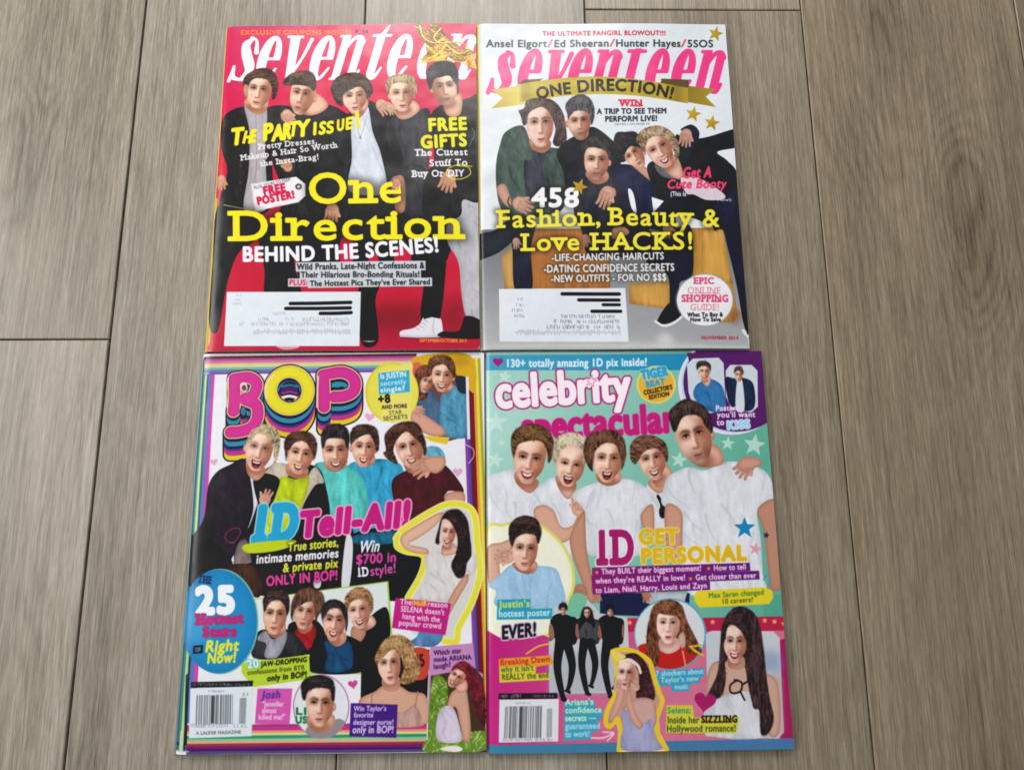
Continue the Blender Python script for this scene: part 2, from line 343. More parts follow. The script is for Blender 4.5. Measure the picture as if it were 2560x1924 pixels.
# ---------------------------------------------------------------- cover: red magazine, top left
def masthead(A, letters, h, base, shear, col, xs=1., fat=0, tall=1.22):
    out = None
    for ch, x0 in letters:
        y0 = base(x0)
        Q = lambda P: [(x0+(x*xs+shear*y)*h, y0-y*h) for x, y in P]
        L = lambda P, w: A.ln(Q(P), tuple(k*h for k in w) if not np.isscalar(w) else w*h)
        E = lambda cx, rx, cy, ry: [(cx+rx*math.cos(t), cy+ry*math.sin(t)) for t in np.linspace(0, 2*math.pi, 40, endpoint=False)]
        if ch == 'e':
            m = A.m(Q(E(.25, .26, .5, .5))).minus(A.m(Q(E(.285, .075, .5, .42)))).minus(A.m(Q([(.28, -.1), (.7, -.1), (.7, .47), (.28, .47)])))
            m = m.plus(A.m(Q([(.15, .47), (.5, .47), (.5, .51), (.15, .51)]))).plus(L([(.2, .03), (.34, .05), (.48, .27)], (.07, .05, .03)))
        elif ch == 's':
            m = L([(.22, .93), (.12, .8), (.2, .58), (.33, .36), (.36, .2), (.24, .05)], (.06, .17, .22, .22, .15, .05)).plus(L([(.2, .97), (.34, .9), (.42, .64)], (.05, .04, .09))).plus(L([(.27, .02), (.12, .04), (0, .1), (-.03, .32)], (.05, .06, .1, .04))).plus(L([(-.06, 0), (-.03, .3)], (.06, .02)))
        elif ch == 'v':
            m = A.m(Q([(.0, 1), (.22, 1), (.3, .25), (.24, 0), (.17, 0)])).plus(L([(.22, .03), (.42, .5), (.53, .93)], (.05, .04, .06))).plus(A.m(Q([(-.08, 1), (.3, 1), (.3, .965), (-.08, .965)])))
        elif ch == 'n':
            m = A.m(Q([(0, 0), (.17, 0), (.17, 1), (.0, 1)])).plus(L([(.16, .74), (.28, .93), (.42, .95), (.47, .86)], (.04, .05, .1, .17))).plus(A.m(Q([(.37, .88), (.54, .88), (.54, .1), (.49, 0), (.37, .02)]))).plus(L([(.46, .02), (.55, .03), (.62, .2)], (.06, .05, .03))).plus(A.m(Q([(-.08, 1), (.1, 1), (.1, .965), (-.08, .965)]))).plus(A.m(Q([(-.05, 0), (.22, 0), (.22, .03), (-.05, .03)])))
        else:
            m = A.m(Q([(.02, .12), (.08, 0), (.2, .04), (.2, 1), (.24, tall), (.1, 1.02), (.02, .98)])).plus(A.m(Q([(-.1, 1), (.36, 1), (.36, .96), (-.1, .96)]))).plus(L([(.1, .02), (.22, .03), (.33, .25)], (.07, .05, .03)))
        m = m.grow(fat*A.sc) if fat else m; A.put(m, col); out = m if out is None else out.plus(m)
    return out

artA = A = Art([(567, 71), (1190, 62), (1200, 874), (513, 880)], 'd01c45')
A.V(500, 40, 3.0722)
A.part(0)
full = A.m([(0, 0), (2300, 0), (2300, 2700), (0, 2700)])
A.put(full, A.grad((1100, 80), 'd83a66', (1100, 1100), 'd21846'))  # pinker top: gloss glare painted into the red
A.put(A.m([(0, 1700), (2300, 1700), (2300, 2700), (0, 2700)]).soft(60), 'c41739', .6)
A.blot(1100, 800, 500, 500, 'e2224c', .5)
A.blot(1520, 2340, 330, 130, '7d1c2c', .75); A.blot(1950, 2350, 120, 200, '7a1f30', .6)
A.put(A.m([(140, 2400), (2200, 2420), (2200, 2700), (140, 2700)]).soft(20), 'b5203f', .7)
A.poly([(185, 60), (212, 60), (125, 1352), (60, 2640), (20, 2640), (120, 1200)], 'e98a44', 0)     # orange line along the spine
A.poly([(120, 1400), (140, 1400), (80, 2500), (30, 2640), (10, 2640)], 'c7b545', 0)
A.part('coupon_line'); A.text('EXCLUSIVE COUPONS INSIDE!', [(318, 160), (1165, 152)], 34, 'f0842e', .07)
A.text('P. 54', [(1195, 150), (1295, 150)], 30, '4a1a2c', .05)
A.part('masthead', 'white italic slab lettering across the top of the red cover')
masthead(A, [('s', 245), ('e', 408), ('v', 606), ('e', 815), ('n', 1010), ('t', 1265), ('e', 1410), ('e', 1640), ('n', 1860)], 338, lambda x: 512-x*.012, .30, 'f6eef4', .92, 5)
# gold tinsel ornament over the masthead
A.part('gold_ornament')
def tinsel(A, pts, w, n=40):
    m = A.ln(pts, w); A.put(m, '8a6224'); A.strands(m, n, [20, 50, 330], 70, ['e0b23c', '5c3c14', 'f4d868', 'a87a2c'], 9, .85)
    return m
tinsel(A, [(1680, 95), (1760, 190), (1850, 250)], (60, 120)); tinsel(A, [(1800, 110), (1880, 200), (1960, 250)], (90, 60), 50)
m = tinsel(A, [(1880, 250), (1960, 310), (2050, 310)], (70, 110), 70)
b1 = A.poly([(1700, 350), (1745, 300), (1735, 245), (1800, 255), (1850, 215), (1890, 270), (1950, 300), (1890, 330), (1880, 372), (1800, 360), (1740, 378)], 'd9a43a', 0)
A.tex(b1, 5, 5, .22, .02); A.strands(b1, 40, [20, 160, 70], 60, ['f6de62', '8a5e20', 'f0c848', 'c4702c'], 12, .7, .4); A.edge(b1, '7a4a1c', 10, .5)
for P in ([(1690, 380), (1780, 330), (1850, 290)], [(1740, 240), (1800, 290), (1860, 300)], [(1890, 230), (1850, 300), (1890, 380)]): A.put(A.ln(P, (16, 4)), 'f4dc70', .85)
for P, c in (([(1690, 90), (1720, 180), (1800, 220), (1880, 190)], 'f0d878'), ([(1850, 110), (1800, 170), (1830, 215), (1920, 215)], 'f4d45c'), ([(1700, 370), (1850, 350), (1990, 360), (2110, 410)], 'ecc650'), ([(1900, 240), (1990, 300), (2090, 260)], 'f0cf62'), ([(1930, 210), (2040, 230), (2110, 340)], 'd9a93c')): A.put(A.ln(P, (12, 6)), c)
b2 = A.poly([(2030, 330), (2085, 310), (2125, 290), (2112, 350), (2130, 420), (2080, 395), (2050, 400)], 'e0a040', 0); A.strands(b2, 18, [60, 110], 50, ['f6de72', '9a6420'], 10, .7)

# the five printed young men, left to right (legs and far arms first)
BL, DK = '26242a', '1b1a1e'
A.part(0); A.cloth([(720, 1380), (1700, 1330), (1990, 1450), (1940, 1760), (1900, 1880), (1700, 2080), (1480, 2090), (1380, 2060), (760, 2070), (750, 1900), (700, 1720)], '26242a', '0a080a', 12, 85, 300, sm=0)
for q in ([(660, 1450), (690, 1470), (690, 1760), (655, 1740)], [(1100, 1640), (1160, 1650), (1180, 1880), (1080, 1890)], [(1520, 1790), (1600, 1800), (1620, 1890), (1500, 1890)], [(1300, 1860), (1370, 1850), (1360, 1980), (1320, 1980)]): A.poly(q, 'cc1c46', 1)
A.part('printed_man', 'printed young man in a grey shirt and dark jacket, far left of the red cover')
A.poly([(160, 1030), (250, 1060), (240, 1500), (170, 1480)], 'd0183c')
A.cloth([(135, 1480), (330, 1440), (480, 1480), (430, 1720), (300, 1830), (215, 2060), (150, 2400), (95, 2430), (70, 2300), (100, 1900)], BL, '0a080a', 6, 80, 300)
A.cloth([(180, 790), (340, 705), (430, 770), (560, 700), (720, 720), (660, 860), (560, 1000), (540, 1500), (170, 1480), (215, 1200), (165, 1010)], '2b2829', '0c0a0c', 10, 80, 260, hi='45403f')
A.cloth([(345, 700), (400, 690), (440, 760), (505, 690), (522, 790), (505, 1000), (520, 1352), (505, 1500), (345, 1500), (380, 1200), (385, 900)], 'b9b1b4', '6f6970', 8, 85, 260, hi='d6d0d3')
A.put(A.ln([(435, 770), (440, 1100), (430, 1450)], 5), '85808a', .8)
for y in (1160, 1290): A.put(A.ell(318, y, 9, 9), '4d494a')
A.hand(165, 1270, 80, 95, 'd69a7c')
A.face(455, 590, 200, 260, 8, -.15, 'closed', 'dfae8c', neck=[(370, 640), (520, 640), (510, 740), (435, 765), (350, 700)], ears=(1, 0), light=-1)
A.hair([(350, 600), (340, 500), (400, 440), (480, 412), (560, 430), (605, 520), (590, 620), (560, 650), (556, 560), (520, 500), (440, 490), (390, 520), (372, 590)], '36251d', '6b4c38', 40, [20, 120], 80)
A.skin([(345, 540), (375, 550), (370, 640), (345, 610)], 'dba283')
A.part('printed_man', 'printed young man in a black wide-neck top, second from left on the red cover')
A.cloth([(460, 1640), (700, 1640), (760, 1700), (730, 1900), (780, 2200), (520, 2200), (500, 1950)], BL, '0a080a', 6, 85, 300)
A.cloth([(660, 1640), (1100, 1600), (1060, 1760), (900, 1850), (790, 1800), (700, 1800)], BL, '0a080a', 6, 85, 200)
A.cloth([(1225, 2080), (1370, 2080), (1350, 2200), (1370, 2505), (1240, 2505)], '2a2020', '0a080a', 4, 85, 200)
A.cloth([(600, 770), (700, 715), (800, 760), (960, 690), (1110, 750), (1180, 850), (1160, 1352), (1130, 1660), (640, 1660), (640, 1352), (560, 1100)], '2e2c2d', '0c0a0c', 12, 80, 300, hi='444142')
A.face(790, 625, 195, 290, 12, -.45, 'closed', 'dba988', neck=[(730, 660), (880, 600), (990, 690), (930, 755), (830, 775), (745, 730)], ears=(0, 1), light=-1, bw=1.3, stub=.2)
A.hair([(640, 520), (680, 470), (740, 440), (830, 430), (885, 470), (895, 560), (868, 590), (850, 560), (800, 545), (730, 540), (670, 545)], '33261f', '7a5a3e', 50, [170, 200], 70)
A.skin([(625, 760), (680, 735), (730, 780), (700, 830), (640, 815)], 'd9a78a'); A.hand(675, 770, 80, 65, 'e0b095')
A.hand(680, 1170, 70, 250, 'd19a7a'); A.hand(1020, 1500, 100, 100, 'd9a284')
A.part('printed_man', 'printed curly-haired young man in a white shirt and dark blazer, middle of the red cover')
A.cloth([(1130, 820), (1200, 700), (1290, 660), (1420, 720), (1520, 800), (1590, 1100), (1620, 1352), (1560, 1640), (1480, 1640), (1440, 1352), (1100, 1500), (1160, 1100)], '2d2b2c', '0b090a', 12, 75, 300, hi='4b4748')
A.cloth([(1165, 830), (1210, 740), (1290, 700), (1330, 900), (1390, 1060), (1440, 1300), (1420, 1380), (1150, 1352), (1170, 1100)], 'd9dce6', '8b90a0', 10, 80, 280, hi='f4f6fb')
A.put(A.ln([(1200, 780), (1235, 940), (1285, 780)], 4), '9a9494', .8); A.put(A.ell(1235, 945, 8, 12), '8a8f96')
A.face(1190, 640, 190, 240, -3, .05, 'closed', 'e0b092', neck=[(1130, 660), (1280, 650), (1290, 720), (1220, 800), (1150, 740)], ears=(0, 0), light=-1)
A.hair([(1030, 640), (1010, 560), (1060, 480), (1150, 450), (1240, 460), (1310, 520), (1330, 600), (1290, 650), (1275, 600), (1240, 560), (1180, 570), (1110, 630), (1105, 700), (1060, 690)], '30221c', '6e5340', 70, [30, 150, 90], 60, a=.4)
A.part('printed_man', 'printed young man with short fair hair in a grey tee, second from right on the red cover')
A.cloth([(1540, 1600), (1900, 1600), (1900, 1800), (1840, 2340), (1700, 2340), (1720, 2000), (1640, 1750)], BL, '0a080a', 6, 85, 300)
A.cloth([(1460, 790), (1560, 790), (1690, 730), (1770, 760), (1760, 1150), (1720, 1480), (1600, 1480), (1560, 1100), (1500, 900)], '464449', '1a181c', 10, 80, 300, hi='5b585e')
A.cloth([(1560, 1180), (1740, 1200), (1720, 1560), (1560, 1500)], '3c3a3f', '1a181c', 5, 80, 200)
A.face(1550, 620, 185, 250, -5, .05, 'closed', 'e3b598', neck=[(1480, 680), (1640, 660), (1690, 730), (1600, 800), (1520, 790)], ears=(1, 0), light=-1, brow='7a5a40', eye='3c4650')
A.hair([(1440, 620), (1430, 530), (1470, 480), (1560, 460), (1640, 480), (1670, 560), (1650, 650), (1635, 600), (1610, 540), (1550, 525), (1480, 540), (1455, 600)], 'a98a64', 'e6cfa4', 60, [70, 110], 60, dark='57422e', a=.5)
A.hand(1400, 700, 90, 50, 'dfae94'); A.hand(1465, 720, 60, 70, 'e3b79e', 3)
A.hand(1510, 1290, 95, 110, 'd69c80'); A.skin([(1500, 1260), (1570, 1260), (1575, 1500), (1500, 1490)], 'cf9478')
A.poly([(1535, 2440), (1560, 2418), (1630, 2405), (1690, 2370), (1715, 2325), (1770, 2305), (1830, 2315), (1858, 2350), (1862, 2462), (1790, 2478), (1700, 2470), (1560, 2468)], 'e4dfe8')
A.put(A.ln([(1545, 2462), (1700, 2468), (1860, 2462)], 16), 'cdc8d2'); A.put(A.ln([(1545, 2474), (1700, 2480), (1860, 2474)], 6), '5a1426', .8)
for x, y in ((1655, 2398), (1685, 2384), (1706, 2362), (1722, 2340)): A.put(A.ln([(x, y), (x+30, y+14)], 6), 'a49eb0', .8)
A.put(A.ln([(1800, 2330), (1790, 2400), (1800, 2450)], 8).soft(2), 'b4aebc', .8); A.poly([(1715, 2270), (1850, 2270), (1845, 2330), (1780, 2318), (1722, 2335)], '26242a', 0)
A.part('printed_man', 'printed young man with tall black hair and leather jacket, far right of the red cover')
A.cloth([(2000, 1420), (2150, 1400), (2160, 2345), (2050, 2320), (2010, 2150), (1985, 1900), (1905, 1750), (1900, 1600)], 'bdb9c0', '77727e', 26, 60, 90, hi='dedbe2', fw=12)
A.poly([(2040, 2310), (2160, 2350), (2170, 2480), (1850, 2470), (1860, 2430), (1990, 2420)], '2c2628')
A.cloth([(1720, 1280), (1800, 1100), (1760, 820), (1840, 700), (1960, 680), (2060, 640), (2160, 670), (2170, 1380), (2020, 1420), (1990, 1550), (1740, 1600)], '232225', '09080a', 12, 75, 300, hi='4e4c55')
A.cloth([(1860, 720), (1960, 780), (2020, 720), (1990, 900), (1880, 900)], '29272a', '000000', 2, 80, 100)
A.face(1880, 565, 195, 260, -8, .15, 'closed', 'd7a584', neck=[(1870, 640), (2000, 600), (2010, 740), (1960, 785), (1890, 760)], ears=(1, 0), light=1, bw=1.5, stub=.35)
A.hair([(1760, 560), (1740, 450), (1790, 380), (1880, 355), (1960, 380), (1985, 470), (1985, 600), (1965, 620), (1950, 540), (1920, 470), (1850, 480), (1800, 500), (1780, 570)], '1c1a1c', '403c42', 40, [60, 120], 60)
A.hand(1910, 1260, 110, 110, 'cf9c7c'); A.put(A.ln([(2090, 870), (2110, 920), (2080, 980), (2070, 1010)], 5), '8a8a94'); A.put(A.ln([(2140, 700), (2120, 1000), (2135, 1200)], 8), '55535c', .8)

A.part('cover_line', 'yellow brush lettering and three white lines under it')
for t, x0, x1, y0, y1, h in (('T', 240, 330, 1000, 990, 120), ('H', 330, 395, 985, 985, 90), ('E', 390, 430, 980, 975, 90), ('P', 488, 560, 968, 955, 120), ('A', 560, 640, 970, 960, 115), ('R', 640, 700, 960, 950, 115), ('T', 690, 745, 935, 930, 105), ('Y', 745, 840, 940, 925, 115), ('I', 870, 900, 925, 920, 90), ('S', 915, 965, 920, 915, 90), ('S', 975, 1030, 915, 905, 85), ('U', 1055, 1110, 895, 885, 80), ('E', 1120, 1175, 885, 875, 85), ('!', 1205, 1235, 870, 860, 110)):
    A.text(t, [(x0, y0), (x1, y1)], h, 'f2e628', .08, sh=.22)
for t, x0, x1, y0, y1 in (('Pretty Dresses,', 455, 905, 1035, 990), ('Makeup & Hair So Worth', 320, 1060, 1120, 1020), ('the Insta-Brag!', 470, 920, 1165, 1110)):
    A.text(t, [(x0, y0), (x1, y1)], 42, 'ece8ea', .045, slab=True)
A.part('cover_line', 'yellow words above white slab lines at the right side')
A.text('FREE', [(1755, 893), (2050, 880)], 92, 'ece526', .085); A.text('GIFTS', [(1700, 1025), (2050, 1005)], 92, 'ece526', .085)
for t, x0, x1, y in (('The Cutest', 1650, 2055, 1085), ('Stuff To', 1765, 2055, 1165), ('Buy Or DIY', 1630, 2030, 1248)): A.text(t, [(x0, y), (x1, y-8)], 50, 'efeaee', .05, slab=True)
A.put(A.ln([(2090, 1165), (1990, 1150), (1900, 1190), (1910, 1250), (2000, 1262), (2075, 1225), (2060, 1170), (1980, 1160)], 7), 'e9dd3a')
A.part('printed_tag', 'printed white luggage tag with pink words')
A.poly([(395, 1300), (740, 1245), (815, 1300), (815, 1390), (760, 1440), (430, 1510)], 'dcd6dc', 0); t = A.poly([(412, 1310), (745, 1245), (808, 1295), (805, 1385), (755, 1430), (440, 1510)], 'f2ecf0', 0)
A.put(A.ln([(190, 1460), (290, 1480), (400, 1500)], 6), 'd8cfae'); A.put(A.ell(762, 1320, 26, 24), '55505a'); A.put(A.ell(762, 1320, 12, 11), 'c9c4ca')
A.text('PLUS: YOURS TO KEEP!', [(425, 1342), (705, 1275)], 24, '6a7076', .03); A.text('FREE', [(497, 1385), (665, 1355)], 60, 'd6204a', .09); A.text('POSTER!', [(450, 1460), (735, 1405)], 56, 'd6204a', .09)
A.part('headline', 'two big yellow slab words of the red cover')
A.text('One', [(830, 1445), (1555, 1440)], 226, 'f4e61c', .03, slab=True, glow='181410')
A.text('Direction', [(236, 1733), (2016, 1715)], 222, 'f4e61c', .03, slab=True, glow='181410')
A.hand(1510, 1290, 60, 100, 'd69c80', 3)
A.part('cover_line', 'white capitals under the yellow headline'); A.text('BEHIND THE SCENES!', [(330, 1890), (1095, 1872), (1840, 1815)], 108, 'f6f4f8', .06)
A.part('cover_line', 'three small lines on pale grey strips')
A.text('Wild Pranks, Late-Night Confessions &', [(750, 1955), (1725, 1945)], 46, '33333c', .05, bar='ccd0d4')
A.text('Their Hilarious Bro-Bonding Rituals!', [(780, 2015), (1690, 2012)], 44, '33333c', .05, bar='ccd0d4')
A.text('PLUS: ', [(690, 2072), (850, 2072)], 40, 'e0305a', .05, bar='ccd0d4'); A.text('The Hottest Pics They\'ve Ever Shared', [(850, 2082), (1770, 2068)], 42, '33333c', .05, bar='ccd0d4', barpad=.4)
A.part('mailing_label', 'white mailing panel with blacked-out lines on the red cover')
A.poly([(212, 2124), (1240, 2124), (1228, 2540), (190, 2540)], 'e2e8ee', 0)
A.poly([(600, 2535), (760, 2535), (740, 2560), (640, 2565)], 'e6dfe4', 1)
for x0, y0, x1, y1 in ((700, 2214, 1162, 2206), (665, 2252, 1158, 2248), (930, 2290, 1165, 2284)): A.put(A.ln([(x0, y0), ((x0+x1)/2, (y0+y1)/2+2), (x1, y1)], 25), '0c0c10')
def smalltype(A, x0, x1, y, h, col='aeb4bd', seed=1, s=0, a=.85):   # print too small to read: broken strokes only
    r = np.random.RandomState(seed); x = x0
    while x < x1-h*.3:
        if r.rand() > .16:
            A.put(A.ln([(x, y-h*r.choice([.75, 1])), (x+h*r.choice([0, .25]), y)], h*.2, 0), col, a)
            if r.rand() > .4: yy = y-h*r.choice([0, .5, .95]); A.put(A.ln([(x, yy), (x+h*.45, yy)], h*.18, 0), col, a)
        x += h*r.choice([.45, .7])
for i, (x0, x1, y, h, c) in enumerate(((565, 680, 2300, 22, 'b4bac2'), (455, 540, 2345, 22, 'a8aeb6'), (665, 740, 2345, 22, 'a8aeb6'), (795, 1160, 2348, 26, 'a4a8b0'), (310, 345, 2380, 22, 'b4bac2'), (400, 970, 2382, 24, 'a9aeb6'), (985, 1155, 2380, 24, 'a9aeb6'), (275, 325, 2155, 14, 'b4bac2'), (275, 315, 2190, 14, 'b4bac2'), (250, 330, 2222, 14, 'b4bac2'))): smalltype(A, x0, x1, y, h, c, i)
r = np.random.RandomState(5)
for k in range(62):
    x = 420+k*12; up, dn = r.rand() > .45, r.rand() > .5; A.put(A.ln([(x, 2424-12*up), (x+3, 2436+12*dn)], 5, 0), '9aa0a8', .8)
A.part('date_line'); A.text('SEPTEMBER/OCTOBER 2013', [(1690, 2508), (2050, 2512)], 24, 'e8a43a', .06)
A.part(0); A.poly([(1240, 2500), (1365, 2500), (1300, 2508)], 'e6cfc8', 0)
A.put(A.m([(60, 2545), (2200, 2555), (2200, 2568), (60, 2560)]).soft(3), 'c23a55', .7)
for P, w in (([(30, 2640), (75, 2570)], 9), ([(60, 2250), (62, 2330)], 6), ([(20, 2600), (60, 2585)], 7), ([(2140, 2560), (2170, 2500)], 7), ([(225, 75), (300, 70)], 6)): A.put(A.ln(P, (w, 2)), 'e8c8b4', .75)
# ---------------------------------------------------------------- cover: white magazine, top right
artB = A = Art([(1192, 63), (1812, 64), (1873, 872), (1203, 876)], 'dce1e6')
A.V(1180, 40, 3.0722); A.part(0)
A.put(A.m([(0, 0), (2300, 0), (2300, 2700), (0, 2700)]), A.grad((1000, 100), 'd9dfe4', (1000, 1500), 'e6e9ee'))
A.blot(500, 1000, 500, 60, 'f2f5f8', .6, rot=-20); A.blot(300, 1200, 400, 40, 'cbd2da', .4, rot=-22)
A.put(A.m([(0, 1646), (2300, 1630), (2300, 2700), (0, 2700)]), A.grad((300, 1650), '6f7276', (300, 2520), 'b4b4b6'))
A.blot(1700, 2380, 700, 160, '9b9ba2', .5); A.blot(1480, 2500, 60, 60, 'dcdce0', .8); A.blot(900, 2530, 900, 30, 'c6c4c2', .6)
A.poly([(40, 60), (60, 60), (72, 1700), (62, 2000), (40, 2000)], 'e9df8e', 0)
A.part('cover_line'); A.text('THE ULTIMATE FANGIRL BLOWOUT!!!', [(540, 162), (1485, 162)], 34, 'c92d3f', .06)
A.part('cover_line', 'black line of four names with red slashes at the top')
for t, x0, x1 in (('Ansel Elgort', 110, 575), ('Ed Sheeran', 628, 1050), ('Hunter Hayes', 1100, 1600), ('5SOS', 1650, 1850)): A.text(t, [(x0, 250), (x1, 248)], 54, '34383e', .045)
for x in (600, 1075, 1622): A.text('/', [(x-22, 250), (x+22, 250)], 58, 'd64a5a', .03)
A.part('masthead', 'pink italic slab lettering tucked behind the gold ribbon')
for x0, h, ch in ((115, 320, 's'), (305, 330, 'e'), (512, 320, 'v'), (690, 330, 'e'), (890, 320, 'n'), (1125, 320, 't'), (1280, 330, 'e'), (1480, 330, 'e'), (1685, 320, 'n')):
    masthead(A, [(ch, x0+25)], h, lambda x: 598, .25, 'ea3d84', .9, 9, 1.02)
A.part('gold_star', 'gold star at the top right corner'); G = A.grad((1800, 90), 'c9a83a', (1930, 200), '9c7a1c')
A.star(1868, 145, 62, G, 14)
A.part('gold_star', 'upper of two gold stars right of the ribbon'); A.star(1695, 765, 64, A.grad((1640, 700), 'd0b03c', (1740, 830), 'a37f1e'), 12)
A.part('gold_star', 'lower of two gold stars right of the ribbon'); A.star(1838, 832, 64, A.grad((1780, 780), 'd0b03c', (1880, 890), '9a771c'), 10)
A.part('ribbon_banner', 'gold ribbon with black lettering under the pink masthead')
g1, g2, g3 = 'b9a32e', 'd3bf4a', '7d6416'
A.poly([(150, 575), (380, 545), (400, 690), (150, 720), (235, 640)], A.grad((150, 650), 'c6a93a', (400, 650), 'd8c552'), 0)
A.poly([(345, 545), (400, 500), (545, 492), (440, 560), (380, 620)], '5c4c20', 0)
A.poly([(1870, 572), (1640, 545), (1640, 670), (1870, 710), (1790, 630)], A.grad((1640, 600), '8a7220', (1870, 650), 'a89030'), 0)
A.poly([(1450, 492), (1660, 500), (1660, 560), (1450, 540)], '5c4c18', 0)
t = np.linspace(0, 1, 24); xa = 350+(1655-350)*t; arch = 545-75*np.sin(np.pi*t)*1.0
top = np.c_[xa, 560-88*np.sin(np.pi*(t*.88+.09))+12*t]; bot = np.c_[xa, 695-92*np.sin(np.pi*(t*.85+.06))+14*t]
rb = A.put(A.m(np.vstack([top, bot[::-1]])), A.grad((350, 600), 'cdb945', (1655, 600), 'b09428'))
A.put(A.m([(345, 540), (440, 500), (470, 680), (350, 690)]).soft(14).clip(rb), '8a7424', .5); A.put(A.m([(330, 500), (372, 500), (372, 720), (330, 720)]).soft(5).clip(rb), 'e0d070', .7)
A.put(A.m([(1540, 470), (1600, 470), (1600, 720), (1540, 720)]).soft(18).clip(rb), '6e5a18', .7); A.put(A.m([(1420, 450), (1470, 450), (1470, 700), (1420, 700)]).soft(30).clip(rb), 'd9c85c', .5)
A.blot(1000, 520, 300, 30, 'd8c653', .5, rb)
A.text('ONE', [(505, 652), (630, 622), (760, 606)], 84, '201c14', .05); A.text('DIRECTION!', [(808, 598), (1180, 588), (1535, 648)], 86, '201c14', .05)
A.part('cover_line', 'red word above black lines beside the standing men')
A.text('WIN', [(1130, 702), (1305, 702)], 48, 'd63048', .08, slab=True)
A.text('A TRIP TO SEE THEM', [(960, 762), (1490, 758)], 40, '2c3038', .07); A.text('PERFORM LIVE!', [(1020, 820), (1420, 816)], 40, '2c3038', .07); A.text('DETAILS ON PAGE 94', [(1095, 848), (1360, 846)], 15, '6a7078', .03)
# the wooden blocks they sit on
A.part('printed_bench')
def wood(p, c, c2, n=26):
    m = A.poly(p, c, 0); A.tex(m, 60, 3, .035, .0); A.tex(m, 30, 14, .04, .0); A.edge(m, '6a4420', 26, .45); return m
wood([(225, 1850), (330, 1760), (345, 2110), (250, 2105)], 'cca05c', 'e0b874'); wood([(430, 1640), (1060, 1640), (1060, 2110), (470, 2110)], 'b0703c', '96582e', 50)
wood([(1205, 2060), (1520, 2040), (1520, 2260), (1205, 2215)], 'cc9a50', 'e4b66c'); wood([(1670, 1640), (1920, 1630), (2040, 2300), (2000, 2355), (1880, 2360), (1690, 2010)], 'c48d42', 'e0ac58', 50)
m = wood([(1760, 1640), (1920, 1630), (2000, 2060), (1760, 2040)], 'd3a04e', 'eabf6c', 30); A.blot(2010, 2310, 50, 60, '8a5a34', .7)
NV, NV2 = '20283c', '0c1018'
A.part('printed_man', 'printed long-haired young man in a green denim shirt, leaning forward at the left')
A.cloth([(-60, 1690), (75, 1670), (180, 1650), (330, 1540), (420, 1640), (330, 1720), (250, 1790), (180, 1835), (75, 1870), (-60, 1880)], '2c3038', NV2, 5, 60, 200)
A.cloth([(290, 1560), (480, 1580), (450, 1800), (460, 2110), (330, 2110), (310, 1800)], '242a38', NV2, 6, 85, 300)
A.cloth([(215, 1000), (260, 900), (390, 855), (470, 1000), (620, 1020), (700, 1040), (720, 1150), (700, 1400), (640, 1500), (560, 1540), (330, 1560), (230, 1500), (190, 1350), (185, 1150)], '4d5c54', '1c2422', 16, 75, 260, hi='71807a')
A.cloth([(420, 1080), (560, 1020), (610, 1100), (560, 1400), (430, 1400), (400, 1200)], '44464e', '1e2026', 6, 80, 240, hi='5c5e68')
A.cloth([(360, 900), (440, 960), (470, 1080), (420, 1120), (330, 1020)], '5a6a62', '26302c', 3, 60, 120)
A.cloth([(560, 1080), (700, 1060), (740, 1250), (700, 1480), (600, 1500), (570, 1300)], '46544e', '161c1a', 6, 70, 200, hi='627068')
A.skin([(190, 1330), (250, 1300), (300, 1420), (290, 1480), (230, 1430)], 'c99d84'); A.hand(370, 1450, 110, 25, 'd2a68e'); A.hand(340, 1740, 60, 90, 'c49a86', 3)
A.put(A.ln([(285, 1400), (275, 1440), (295, 1470)], 10), '3c3a3c')
A.face(520, 850, 215, 330, -3, .1, 'closed', 'dfb4a0', neck=[(450, 950), (590, 960), (600, 1020), (540, 1060), (460, 1030)], ears=(0, 0), light=-1)
A.hair([(375, 780), (360, 740), (400, 720), (420, 660), (520, 640), (620, 660), (690, 740), (720, 860), (720, 980), (660, 1010), (620, 980), (640, 880), (600, 760), (540, 710), (470, 730), (430, 770), (420, 830), (395, 850)], '382c2a', '6c5448', 80, [60, 100, 130], 90, a=.45)
A.part('printed_man', 'printed dark-haired young man standing behind in black, second from left')
A.cloth([(650, 1060), (720, 970), (850, 900), (930, 860), (1050, 940), (1120, 1040), (1150, 1300), (1080, 1400), (760, 1400), (700, 1200)], '26262c', '08080c', 8, 80, 240, hi='3c3c46')
A.face(820, 830, 180, 250, -5, .15, 'closed', 'cd9c84', neck=[(770, 900), (880, 870), (890, 930), (840, 965), (790, 940)], ears=(1, 0), light=-1, bw=1.5, stub=.35)
A.hair([(730, 760), (715, 700), (760, 640), (840, 612), (910, 650), (940, 740), (925, 830), (905, 840), (900, 770), (860, 740), (790, 740), (750, 780), (740, 810)], '39363a', '5e5a60', 50, [70, 110], 70)
A.part('printed_man', 'printed young man seated low in the middle in a dark shirt')
A.cloth([(800, 1230), (880, 1180), (960, 1270), (1050, 1240), (1200, 1300), (1300, 1420), (1240, 1700), (1180, 1850), (900, 1850), (840, 1650), (780, 1500)], '2a2c36', '0c0c12', 12, 80, 280, hi='424450')
A.face(955, 1130, 195, 270, 2, 0, 'closed', 'cf9f84', neck=[(880, 1200), (1030, 1200), (1040, 1270), (960, 1300), (890, 1260)], ears=(0, 1), light=-1, stub=.4, bw=1.3)
A.hair([(850, 1080), (835, 1000), (880, 950), (960, 930), (1040, 960), (1065, 1040), (1060, 1110), (1045, 1100), (1030, 1050), (960, 1020), (890, 1020), (865, 1060)], '2c2826', '4c443e', 40, [60, 110], 60)
